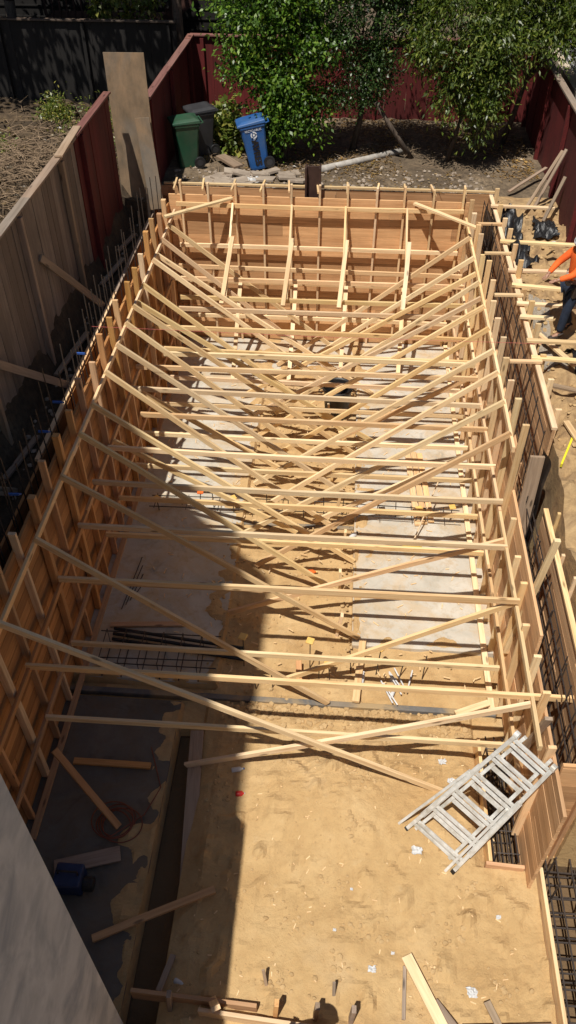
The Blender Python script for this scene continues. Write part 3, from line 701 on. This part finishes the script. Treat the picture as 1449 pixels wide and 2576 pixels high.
tree((0,24.6,GZ),'tall shaded tree behind the back fence',L4,[(-1.5,24.5,7,1.3),(.5,24.5,7.5,1.6),(2.5,24.6,7.3,1.6),(4.4,24.6,7.6,1.3),(-.3,24.4,9,1.6),(2.3,24.4,9,1.7)],14000,.2,.2,.6,tr=.15,sub=.35)
tree((-9.5,24.2,GZ),'tall shaded tree over the old dark fence',L4,[(-10.5,24.4,6.6,1.1),(-8.6,24.5,7.0,1.2),(-7.1,24.6,7.8,1.0),(-12,24.2,7.2,1.4),(-9.4,24.2,8.6,1.6),(-6.4,23.9,9.4,1.2),(-8.2,22.2,9.9,1.8),(-5.9,21.9,10.6,1.5),(-10.2,21.8,9.9,1.8)],19000,.19,.2,.6,tr=.16,sub=.38)
e=leaves('climbing_vine',L5,[(-6.6,23.6,5.9,.4),(-5.9,23.7,6.3,.45),(-5.3,23.5,6.0,.4),(-5.7,23.5,5.5,.3)],1400,.13,.3,.6,sub=.16); tag(e,'sunlit green vine spilling over the old fence','plant')
e=leaves('leafy_weeds',L5,[(-3.0,20.3,4.0,.35),(-2.75,20.0,3.85,.35),(-3.1,20.9,4.1,.3)],1300,.15,.2,.7,sub=.13); tag(e,kind='stuff')
e=leaves('low_weeds',L5,[(-.6,19.2,3.6,.2),(-7,20.5,3.7,.4),(-8.3,19.4,3.7,.35),(-5.8,21.0,3.7,.45),(-6.5,22.0,3.7,.4),(-5.4,19.6,3.7,.25),(-7.6,21.6,3.7,.5)],3400,.085,.1,.4,sub=.16); tag(e,kind='stuff')
e=leaves('low_weeds',L2,[(-4.5,15.4,3.15,.15),(-6.2,18.2,3.7,.3),(-5.6,16.0,3.7,.22),(-5.4,22.2,3.7,.25)],1500,.08,.1,.5,sub=.12); tag(e,kind='stuff')
def litter(name,mat,n,region,size,zoff=.02):
    m=MB()
    for _ in range(n):
        x=random.uniform(region[0],region[1]); y=random.uniform(region[2],region[3])
        if noise.noise((x*.9,y*.9,6.6))<random.uniform(-.5,.35): continue
        z=hgt(x,y)+zoff
        a=random.uniform(0,6.28); s=size*random.uniform(.5,1.4); tz=random.uniform(0,.6)*s
        i=len(m.v); c,sn=math.cos(a)*s,math.sin(a)*s
        m.v+=[(x-c,y-sn,z),(x+sn*.4,y-c*.4,z+tz),(x+c,y+sn,z+tz*.4),(x-sn*.4,y+c*.4,z+.01)]; m.f.append((i,i+1,i+2,i+3))
    o=m.obj(name,mat); tag(o,kind='stuff'); return o
litter('leaf_litter',LITT,9000,(-3.8,4.3,18.6,22.4),.04)
litter('leaf_litter',LITT,2500,(-4.0,4.3,17.7,19),.025)
litter('dry_brush_litter',BRSH,9000,(-12,-4.95,12,22.5),.06)
def sticks(name,n,centers,spread,L,mat,r=.008,zm=.25):
    m=MB()
    for _ in range(n):
        c=random.choice(centers); x=c[0]+random.gauss(0,spread); y=c[1]+random.gauss(0,spread)
        if -5.3<x<-3.9: continue
        z=hgt(x,y)+random.uniform(.01,zm)
        a=random.uniform(0,6.28); l=L*random.uniform(.3,1.2); dz=random.uniform(-.05,.3)*l
        q=(x+math.cos(a)*l*.5,y+math.sin(a)*l*.5,z+dz*.5+.04); e=(x+math.cos(a+.3)*l,y+math.sin(a+.3)*l,z+dz)
        if max(q[0],e[0])>-4.95 and x<-4: continue
        m.tube([(x,y,z),q,e],[r,r*.8,r*.35],4,False)
        if random.random()<.5: m.tube([q,(q[0]+math.cos(a-.8)*l*.4,q[1]+math.sin(a-.8)*l*.4,q[2]+.1*l)],[r*.6,r*.2],4,False)
    o=m.obj(name,mat); tag(o,kind='stuff'); return o
sticks('dry_brush',420,[(-6.2,17.6),(-7.2,18.6),(-6.6,16.2),(-8.0,17.2)],.55,.9,STICK,.011,.5)
sticks('dry_brush',160,[(-6.5,15),(-7,20),(-8,21.5),(-5.9,14.2)],.9,.7,STICK,.009,.1)
sticks('twigs',160,[(-2.5,19.5),(0,19.2),(1.5,20),(3,19.5),(3.2,21)],.9,.45,STICK,.007,.06)
m=MB(); m.tube([(-.7,18.65,GZ+.08),(.3,19.3,GZ+.1),(1.3,20.0,GZ+.1)],[.085,.075,.07],10); o=m.obj('fallen_log',BARKP,(-.7,18.65,GZ),smooth=True); tag(o,'pale bare log lying on the soil under the trees','log')
m=MB(); m.tube([(1.5,19.7,GZ),(1.1,19.6,4.0),(.55,19.5,4.75)],[.07,.055,.04],9); o=m.obj('dead_branch',BARK,(1.5,19.7,GZ),smooth=True); tag(o,'leaning dead branch under the trees','branch')

# ---------------------------------------------------------------- carts
def cart(loc,rot,mat,label,text=False,lidmat=None,lean=0):
    e=empty('wheeled_bin',loc); e.rotation_euler=(Matrix.Rotation(-lean,3,'Y')@Matrix.Rotation(rot,3,'Z')).to_euler(); tag(e,label,'rubbish bin','wheeled bins along the yard')
    def ch(m,name,mt,**k):
        o=m.obj(name,mt,(0,0,0),**k); o.parent=e; return o
    m=MB(); H=.98
    rings=[(.0,.20,.20),(.05,.21,.215),(H*.6,.235,.25),(H-.06,.255,.285),(H-.055,.275,.305),(H,.275,.305)]
    for z,hx,hy in rings:
        c=.035
        m.v+=[(-hx+c,-hy,z),(hx-c,-hy,z),(hx,-hy+c,z),(hx,hy-c,z),(hx-c,hy,z),(-hx+c,hy,z),(-hx,hy-c,z),(-hx,-hy+c,z)]
    for k in range(len(rings)-1):
        for j in range(8): a=k*8+j;b=k*8+(j+1)%8; m.f.append((a,b,b+8,a+8))
    m.f.append(tuple(reversed(range(8)))); m.f.append(tuple(40+j for j in range(8)))
    ch(m,'bin_body',mat,bevel=.006)
    m=MB()
    m.v=[(-.29,-.34,H+.004),(.29,-.34,H+.004),(.29,.31,H+.004),(-.29,.31,H+.004),(-.28,-.33,H+.045),(.28,-.33,H+.045),(.28,.30,H+.07),(-.28,.30,H+.07),(-.2,-.22,H+.085),(.2,-.22,H+.085),(.2,.2,H+.105),(-.2,.2,H+.105)]
    m.f=[(3,2,1,0)]+[(j,(j+1)%4,4+(j+1)%4,4+j) for j in range(4)]+[(4+j,4+(j+1)%4,8+(j+1)%4,8+j) for j in range(4)]+[(8,9,10,11)]
    ch(m,'lid',lidmat or mat,bevel=.01)
    m=MB(); m.tube([(-.22,.30,H-.02),(-.22,.38,H+.0),(.22,.38,H+.0),(.22,.30,H-.02)],.016,8); ch(m,'handle',mat)
    for sx in (-1,1):
        m=MB(); m.tube([(sx*.22,.24,.13),(sx*.275,.24,.13)],.13,20); ch(m,'wheel',BLK,bevel=.01)
        m=MB(); m.tube([(sx*.277,.24,.13),(sx*.283,.24,.13)],.07,14); ch(m,'wheel_hub',DGR)
    if text:
        def txt(s,size,pos,rightv,upv,mt,name,ex=.002,bold=0):
            cu=bpy.data.curves.new('t','FONT'); cu.body=s; cu.size=size; cu.extrude=ex; cu.offset=bold; cu.align_x='CENTER'; cu.align_y='CENTER'
            to=bpy.data.objects.new('t',cu); C.objects.link(to); bpy.context.view_layer.update()
            me=bpy.data.meshes.new_from_object(to.evaluated_get(bpy.context.evaluated_depsgraph_get())); bpy.data.objects.remove(to)
            me.materials.clear(); me.materials.append(mt)
            o=bpy.data.objects.new(name,me); C.objects.link(o); r=Vector(rightv).normalized(); u=Vector(upv); nrm2=r.cross(u).normalized(); u=nrm2.cross(r)
            o.rotation_euler=Matrix((r,u,nrm2)).transposed().to_euler(); o.location=pos; o.parent=e
        txt('AVRES',.20,(.237,-.01,.38),(-.055,0,-.9),(0,1,0),INK,'painted_lettering',bold=.008)
        txt('RECYCLABLES',.06,(.262,-.0,.87),(0,1,0),(.05,0,.9),WHT,'printed_lettering')
        m=MB()
        for k in range(3):
            a0=k*2.094+.2; pts=[]
            for q in range(7):
                a=a0+q*.27; pts.append((.2595,.06*math.cos(a),.77+.06*math.sin(a)))
            for q in range(6): m.beam(pts[q],pts[q+1],.006,.026,up=(0,math.cos(a0+q*.27+.13),math.sin(a0+q*.27+.13)))
        m.tube([(.253,0,.77),(.264,0,.77)],.024,12)
        ch(m,'recycling_emblem',WHT)
        txt('SF',.05,(.255,0,.68),(0,1,0),(.05,0,.9),WHT,'printed_lettering')
    return e
cart((-2.05,18.95,GZ+.03),math.radians(-78),BLU,'blue recycling bin with white print and black graffiti lettering',True,lean=.17)
cart((-3.72,18.95,GZ),math.radians(-68),GRN,'green wheeled compost bin beside the red fence')
cart((-3.5,19.75,GZ),math.radians(-60),DGR,'charcoal wheeled bin behind the green bin')

for i in range(20):
    x=random.uniform(-3.1,-.9); y=random.uniform(17.85,18.6); z=hgt(x,y)+.03
    m=MB(); m.box((-.2,-.13,-.03),(.2,.13,.03)); o=m.obj('paver',PAV,bevel=.008); o.location=(x,y,z+random.uniform(0,.05)); o.rotation_euler=(random.uniform(-.15,.15),random.uniform(-.15,.15),random.uniform(-.5,.5)); tag(o,'worn concrete paver lying on the soil','paver','loose pavers')
beam('timber_board',(-3.0,19.3,GZ+.12),(-2.5,18.7,GZ+.1),.25,.05,WG,label='old grey plank lying beside the bins',cat='wood board')
m=MB()
for _ in range(320):
    x=random.uniform(-4,3.2); y=random.uniform(17.7,18.9); m.rock((x,y,hgt(x,y)+.01),random.uniform(.015,.06))
for _ in range(60):
    x=random.uniform(-4.75,-4.3); y=random.uniform(6,17); m.rock((x,y,hgt(x,y)+.01),random.uniform(.015,.05))
o=m.obj('rubble',PAV); tag(o,kind='stuff')
m=MB()
for _ in range(900):
    x=random.uniform(-1.6,2.8); y=random.uniform(2.0,6.9); r=random.choice((.007,.008,.01,.01,.012,.02))*random.uniform(.7,1.3); m.rock((x,y,hgt(x,y)+r*.2),r)
for k in range(22):
    cx=random.uniform(-1.3,2.3); cy=random.uniform(2.6,6.5)
    for _ in range(18):
        x=cx+random.gauss(0,.12); y=cy+random.gauss(0,.12); r=random.uniform(.008,.04); m.rock((x,y,hgt(x,y)+r*.15),r,.6)
for _ in range(420):
    x=random.uniform(-1.5,2.2); y=6.62+random.gauss(0,.12)
    r=random.uniform(.012,.055); m.rock((x,y,hgt(x,y)+r*.3),r)
for _ in range(500):
    x=random.uniform(-1.7,.55); y=random.uniform(7,15.5); r=random.uniform(.008,.03); m.rock((x,y,max(hgt(x,y),.0)+r*.2),r)
for _ in range(250):
    x=random.choice((-1.65,.42))+random.gauss(0,.1); y=random.uniform(7.2,15.5); r=random.uniform(.01,.035); m.rock((x,y,.065+r*.1),r)
for _ in range(350):
    x=random.uniform(3.2,4.45); y=random.uniform(9,17.4); m.rock((x,y,hgt(x,y)+.005),random.uniform(.012,.05))
o=m.obj('soil_clods',CLOD); tag(o,kind='stuff')
m=MB()
for _ in range(420):
    x=random.uniform(-3.5,2.5); y=random.uniform(7.2,16.5); z=.075; a=random.uniform(0,3.1); l=random.uniform(.03,.12)
    m.beam((x,y,z),(x+l*math.cos(a),y+l*math.sin(a),z+.004),.015,.008)
for _ in range(110):
    x=random.uniform(-1.5,2.5); y=random.uniform(2.4,6.6); z=hgt(x,y)+.01; a=random.uniform(0,3.1); l=random.uniform(.02,.07)
    m.beam((x,y,z),(x+l*math.cos(a),y+l*math.sin(a),z+.004),.012,.008)
o=m.obj('wood_chips',WY); tag(o,kind='stuff')

def cloth(name,mat,x0,x1,y0,y1,z,amp,label,cat,nx=26,ny=40,sc=3.5):
    m=MB()
    for j in range(ny):
        for i in range(nx):
            x=x0+(x1-x0)*i/(nx-1)+.06*noise.noise((j*.3,i*.1,5)); y=y0+(y1-y0)*j/(ny-1)+.1*noise.noise((i*.3,j*.1,8))
            m.v.append((x,y,max(hgt(x,y)+.01,hgt(x,y)+z+amp*noise.noise((x*sc,y*sc*.6,2.2))+amp*.5*abs(noise.noise((x*sc*3,y*sc,7))))))
    for j in range(ny-1):
        for i in range(nx-1): a=j*nx+i; m.f.append((a,a+1,a+nx+1,a+nx))
    o=m.obj(name,mat,(x0,y0,GZ),smooth=True)
    if label: tag(o,label,cat)
    return o
cloth('plastic_sheet',BLK,3.2,3.62,14.3,16.8,.14,.3,'crumpled black plastic sheet on the dirt strip','plastic sheet')
cloth('plastic_sheet',BLK,3.85,4.3,15.9,16.5,.05,.18,'small black plastic sheet heaped near the fence','plastic sheet')
cloth('plastic_sheet',BLK,3.75,3.95,9.0,12.0,.02,.12,'black plastic strip lying in the dirt','plastic sheet')
o=cloth('gravel_path',GRAV,3.3,3.62,11.0,13.2,.02,.02,None,None); tag(o,kind='structure')
for a,b in (((3.75,16.9,3.5),(4.4,17.5,4.5)),((3.95,17.0,3.5),(4.42,17.3,4.6)),((4.1,16.6,3.4),(4.42,16.9,4.2)),((3.5,17.7,3.55),(4.4,18.6,3.75))):
    beam('timber_board',a,b,.07,.03,WG,label='grey stick board leaning against the red fence',cat='wood board',group='sticks by the fence')
m=MB(); m.box((-.90,17.3,3.0),(-.86,17.56,4.08)); m.box((-.60,17.3,3.0),(-.56,17.56,4.08)); m.box((-.86,17.41,3.0),(-.60,17.45,4.08))
o=m.obj('steel_column',STEEL,(-.73,17.43,3.0),bevel=.004); tag(o,'short dark steel column rising behind the cross wall','steel column')
m=MB(); m.tube([(-3.9,10.95,3.9),(-.4,10.95,3.87),(3.1,10.95,3.9)],.0025,5); o=m.obj('string_line',PINK,(-3.9,10.95,3.9)); tag(o,'thin red string line stretched over the pit','string')

TC=empty('rubbish_can',(.02,14.1,.06)); tag(TC,'round black rubbish can standing on the dirt','rubbish can')
m=MB(); n=24
prof=[(.24,0),(.27,.35),(.30,.72),(.33,.73),(.33,.77),(.305,.775),(.29,.72),(.23,.05)]
for r,z in prof:
    for j in range(n): t=2*math.pi*j/n; m.v.append((.02+r*math.cos(t),14.1+r*math.sin(t),.03+z))
for k in range(len(prof)-1):
    for j in range(n): a=k*n+j;b=k*n+(j+1)%n; m.f.append((a,b,b+n,a+n))
m.f.append(tuple(reversed(range(n)))); m.f.append(tuple((len(prof)-1)*n+j for j in range(n)))
m.obj('can_body',BLK,(.02,14.1,.06),TC,smooth=True)
for s in (-1,1):
    m=MB(); m.tube([(.02+s*.32,14.02,.67),(.02+s*.39,14.05,.66),(.02+s*.39,14.15,.66),(.02+s*.32,14.18,.67)],.012,6); m.obj('handle',BLK,(.02+s*.33,14.1,.76),TC)

m=MB(); pts=[]
for k in range(260):
    t=k*.115; r=.24+.05*math.sin(t*.37)+.03*math.sin(t*1.3); pts.append((-2.65+r*math.cos(t)+.05*math.sin(t*.21),4.75+r*.9*math.sin(t),.08+.012*abs(math.sin(t*.5))+k*.00015))
pts+=[(-2.3,4.9,.08),(-2.15,5.3,.08),(-2.4,5.9,.08)]
m.tube(pts,.008,5); o=m.obj('air_hose',mottled('orange_hose',(.16,.035,.015),(.24,.06,.025),5,.5,0),(-2.65,4.75,.06)); tag(o,'coiled orange air hose on the shaded slab','hose')
TB=empty('air_compressor',(-2.95,3.95,.06)); tag(TB,'small navy compressor case standing on the shaded slab','tool case')
m=MB(); m.box((-3.2,3.78,.10),(-2.85,4.08,.38)); m.obj('case_body',TOOLB,(-3,3.9,.06),TB,bevel=.03)
m=MB(); m.tube([(-3.15,3.93,.38),(-3.15,3.93,.46),(-2.9,3.93,.46),(-2.9,3.93,.38)],.014,8); m.obj('carry_handle',BLK,(-3,3.93,.38),TB)
m=MB(); m.tube([(-2.85,3.9,.2),(-2.72,3.9,.2)],.09,14); m.obj('motor_end',BLK,(-2.8,3.9,.2),TB,bevel=.01)
for fx in (-3.17,-2.9):
    m=MB(); m.box((fx-.03,3.8,.05),(fx+.03,4.05,.1)); m.obj('rubber_foot',BLK,(fx,3.9,.06),TB)
def bottle(x,y,z,a,mt,cap,label,L=.2,r=.035):
    e=empty('bottle',(x,y,z)); tag(e,label,'bottle','dropped bottles and cans')
    d=Vector((math.cos(a),math.sin(a),.05)); p=Vector((x,y,z+r))
    m=MB(); m.tube([p,p+d*.01,p+d*L*.68,p+d*L*.82,p+d*L*.92],[r*.8,r,r,r*.4,r*.36],12); m.obj('bottle_body',mt,(x,y,z),e,smooth=True)
    m=MB(); m.tube([p+d*L*.92,p+d*L],r*.42,10); m.obj('cap',cap,(x,y,z),e)
bottle(.35,10.3,.03,.9,PAPER,BLK,'white spray bottle lying on the dirt',.26,.045)
bottle(-.4,9.45,.03,.1,ORG,YEL,'orange bottle lying on the dirt',.22,.045)
bottle(.6,7.2,.03,1.4,PAPER,WHT,'white caulk tube lying in the footing',.24,.035)
bottle(1.05,7.0,.03,1.2,PAPER,BLK,'white caulk tube lying by the rebar',.3,.03)
bottle(-1.1,5.25,.1,.1,REDP,PAPER,'crushed red drinks can on the dirt',.13,.04)
bottle(-1.2,5.6,.1,.2,PAPER,BLU,'clear water bottle lying on shaded dirt',.18,.035)
bottle(-1.55,2.95,0,-.3,PAPER,BLU,'clear water bottle lying in the ditch',.18,.035)
bottle(3.95,15.2,3.5,.3,PAPER,BLU,'small white bottle on the dirt strip',.2,.04)
for x,y,s in ((1.75,5.95,.05),(1.85,5.65,.05),(1.32,4.6,.07),(.75,3.2,.045),(1.9,3.05,.06),(1.0,3.4,.02),(.3,3.6,.02),(-2.1,18.15,.15),(1.1,7.35,.05),(-6.6,15.6,.14),(-6.4,15.3,.1),(.5,4.1,.018),(2.3,3.9,.03)):
    m=MB(); k=7; z0=hgt(x,y)+.015
    for j in range(k):
        for i in range(k): m.v.append((x+(i/(k-1)-.5)*2*s+random.uniform(-.2,.2)*s,y+(j/(k-1)-.5)*1.6*s+random.uniform(-.2,.2)*s,z0+random.uniform(0,.6)*s))
    for j in range(k-1):
        for i in range(k-1): a=j*k+i; m.f.append((a,a+1,a+k+1,a+k))
    o=m.obj('crumpled_paper',PAPER,(x,y,z0)); tag(o,'crumpled scrap of white paper on the soil','litter','paper scraps')
for i in range(6):
    a=random.uniform(1.3,2.2); x=1.15+random.uniform(-.1,.15); y=7.0+random.uniform(-.2,.15)
    board((x,y,.12),(x+.4*math.cos(a),y+.4*math.sin(a),.16),.02,.01,PAPER,'thin white plastic strip in the footing','white plastic strips')
m=MB(); m.beam((3.2,8.9,3.2),(3.5,9.6,3.24),.03,.07); o=m.obj('spirit_level',mottled('level_yellow',(.75,.65,.03),(.85,.75,.05),4,.4,0),(3.2,8.9,3.2),bevel=.004); tag(o,'bright yellow spirit level lying on the dirt','tool')
m=MB(); m.tube([(1.5,10.25,.12),(1.95,11.3,.7)],.012,6); m2=empty('push_broom',(1.5,10.2,.07)); tag(m2,'yellow push broom resting on the slab','broom')
m.obj('broom_handle',W,(1.5,10.25,.1),m2); m=MB(); m.box((1.32,10.15,.08),(1.66,10.26,.16)); m.obj('broom_head',mottled('broom_yellow',(.7,.5,.04),(.85,.6,.06),6,.6,0),(1.5,10.2,.1),m2,bevel=.01)

# ---------------------------------------------------------------- people
def skin(name,V,E,mat,parent,root=0,lv=2):
    me=bpy.data.meshes.new(name); me.from_pydata([v[:3] for v in V],E,[]); me.materials.append(mat)
    o=bpy.data.objects.new(name,me); C.objects.link(o); o.parent=parent
    sm=o.modifiers.new('skin','SKIN'); sm.use_smooth_shade=True
    for i,v in enumerate(V):
        sv=me.skin_vertices[0].data[i]; sv.radius=(v[3],v[4] if len(v)>4 else v[3]); sv.use_root=(i==root)
    ss=o.modifiers.new('sub','SUBSURF'); ss.levels=lv; ss.render_levels=lv
    return o
def person(loc,rot,label,elb,wri,hatmat,legs=((.11,-.12),(-.11,.18)),bend=0):
    e=empty('person',loc); e.rotation_euler=(0,0,rot); tag(e,label,'person','construction workers')
    b=bend
    T=[(0,0,.95,.15,.11),(0,-b*.3,1.12,.135,.10),(0,-b*.7,1.32,.17,.115),(0,-b,1.47,.10,.08),(0,-b-.02,1.55,.055),(0,-b-.04,1.64,.085,.095),(0,-b-.035,1.72,.08,.09)]
    V=list(T); E=[(i,i+1) for i in range(6)]
    arms=[];lg=[]
    for s,(el,wr) in zip((1,-1),zip(elb,wri)):
        i=len(V); V+=[(s*.18,-b,1.43,.06),(el[0],el[1],el[2],.045),(wr[0],wr[1],wr[2],.028)]
        E+=[(3,i),(i,i+1),(i+1,i+2)]; arms.append(i)
        d=(Vector(wr)-Vector(el)).normalized(); side=d.cross(Vector((0,0,1))).normalized(); dn=Vector((0,0,-1))
        w=Vector(wr); p=w+d*.06; V.append((*p,.032,.02)); pi=i+3; E.append((i+2,pi))
        for k in range(4):
            a=p+d*.035+side*(.028-.019*k); l=(.034,.038,.036,.028)[k]
            q=len(V); m1=a+d*l; m2_=m1+(d*.6+dn*.8).normalized()*l*.8; V+=[(*a,.0095),(*m1,.0085),(*m2_,.007)]; E+=[(pi,q),(q,q+1),(q+1,q+2)]
        a=w+d*.03+side*s*.03; q=len(V); V+=[(*a,.011),(*(a+(d*.7+side*s*.6).normalized()*.035),.009),(*(a+(d+side*s*.3+dn*.3).normalized()*.065),.008)]; E+=[(pi,q),(q,q+1),(q+1,q+2)]
    for s,(fx,fy) in zip((1,-1),legs):
        i=len(V); V+=[(s*.10,0,.88,.085),(fx*1.05,fy*.5-.03,.50,.06),(fx,fy,.10,.04),(fx,fy-.14,.04,.035)]
        E+=[(0,i),(i,i+1),(i+1,i+2),(i+2,i+3)]; lg.append(i)
    skin('body',V,E,SKIN,e)
    def sc(v,k): return (v[0],v[1],v[2],v[3]*k+.008,(v[4] if len(v)>4 else v[3])*k+.008)
    S=[sc(V[i],1.06) for i in (0,1,2,3)]; ES=[(0,1),(1,2),(2,3)]
    for i in arms:
        j=len(S); S+=[sc(V[i],1.1),sc(V[i+1],1.15),sc(V[i+2],1.2)]; ES+=[(3,j),(j,j+1),(j+1,j+2)]
    skin('shirt',S,ES,VEST,e)
    P=[sc(V[0],1.0)]; EP=[]
    for i in lg:
        j=len(P); P+=[sc(V[i],1.1),sc(V[i+1],1.15),sc((V[i+2][0],V[i+2][1],.13,.05),1.15)]; EP+=[(0,j),(j,j+1),(j+1,j+2)]
    skin('trousers',P,EP,JEAN,e)
    for i in lg:
        a=V[i+2]; skin('boot',[(a[0],a[1]+.03,.06,.052),(a[0],a[1],.15,.055),(a[0],a[1]-.09,.05,.05,.045),(a[0],a[1]-.18,.04,.042,.038)],[(0,1),(0,2),(2,3)],LEATH,e,lv=1)
    def ch(m,name,mt,**k):
        o=m.obj(name,mt,(0,0,0),**k); o.parent=e; return o
    hy=-b-.04
    m=MB(); m.tube([(0,hy+.01,1.70),(0,hy+.01,1.76),(0,hy+.01,1.81),(0,hy+.01,1.835)],[.125,.12,.085,.03],18); m.tube([(0,hy,1.695),(0,hy-.01,1.705)],[.15,.14],18); ch(m,'hard_hat',hatmat,smooth=True)
    m=MB(); m.rock((0,hy-.10,1.635),.022,1.3); ch(m,'nose',SKIN,smooth=True)
    for s in (-1,1):
        m=MB(); m.rock((s*.032,hy-.088,1.665),.012,.7); ch(m,'eye',INK,smooth=True)
        m=MB(); m.rock((s*.09,hy+.005,1.645),.026,1.3); ch(m,'ear',SKIN,smooth=True)
    m=MB(); m.box((-.025,hy-.098,1.597),(.025,hy-.088,1.604)); ch(m,'mouth',REDP)
    m=MB(); m.tube([(0,hy+.045,1.60),(0,hy+.035,1.70)],[.07,.10],12); ch(m,'hair',HAIR,smooth=True)
    m=MB(); n=20
    for zz in (1.08,1.13):
        for j in range(n): t=2*math.pi*j/n; m.v.append((.178*math.cos(t),-b*.25+.138*math.sin(t),zz))
    for j in range(n): m.f.append((j,(j+1)%n,n+(j+1)%n,n+j))
    ch(m,'reflective_band',REFL,smooth=True)
    m=MB(); m.box((.13,-.1,.78),(.2,.06,.98)); m.box((-.2,-.1,.8),(-.13,.05,.98)); 
    n=20;i=len(m.v)
    for zz in (.93,.99):
        for j in range(n): t=2*math.pi*j/n; m.v.append((.172*math.cos(t),.135*math.sin(t),zz))
    for j in range(n): m.f.append((i+j,i+(j+1)%n,i+n+(j+1)%n,i+n+j))
    ch(m,'tool_belt',LEATH,bevel=.008)
    return e
person((3.70,12.15,3.36),math.radians(-70),'worker in orange shirt, dark jeans and tool belt, reaching forward',
       ((.24,-.22,1.22),(-.26,-.2,1.2)),((.2,-.44,1.16),(-.15,-.40,1.1)),WHT,bend=.0)
person((-.05,2.02,.0),math.radians(170),'worker in orange hard hat standing on the dirt',
       ((.27,-.02,1.17),(-.27,-.02,1.17)),((.25,-.2,.98),(-.25,-.15,.95)),ORG)

# ---------------------------------------------------------------- light and camera
w=bpy.data.worlds.new('World'); scene.world=w; w.use_nodes=True
nt=w.node_tree; sky=nt.nodes.new('ShaderNodeTexSky'); sky.sky_type='NISHITA'; sky.sun_disc=False
sd=Vector((-.18,-.40,1)).normalized()
sky.sun_elevation=math.asin(sd.z); sky.sun_rotation=math.atan2(sd.x,sd.y)%(2*math.pi)
nt.links.new(sky.outputs[0],nt.nodes['Background'].inputs[0]); nt.nodes['Background'].inputs[1].default_value=.05
sl=bpy.data.lights.new('sun','SUN'); sl.energy=5.0; sl.angle=math.radians(.53); sl.color=(1,.95,.86)
so=bpy.data.objects.new('sun',sl); C.objects.link(so); so.rotation_euler=sd.to_track_quat('Z','Y').to_euler(); so.location=(-3,-10,30)
cam=bpy.data.cameras.new('camera'); co=bpy.data.objects.new('camera',cam); C.objects.link(co)
cam.sensor_fit='VERTICAL'; cam.sensor_height=36; cam.lens=28.26; cam.clip_end=500; cam.clip_start=.05
co.location=(0,0,10.5); co.rotation_euler=(math.radians(46.5),0,math.radians(4.17))
scene.camera=co
scene.view_settings.view_transform='Standard'; scene.view_settings.look='None'; scene.view_settings.exposure=0
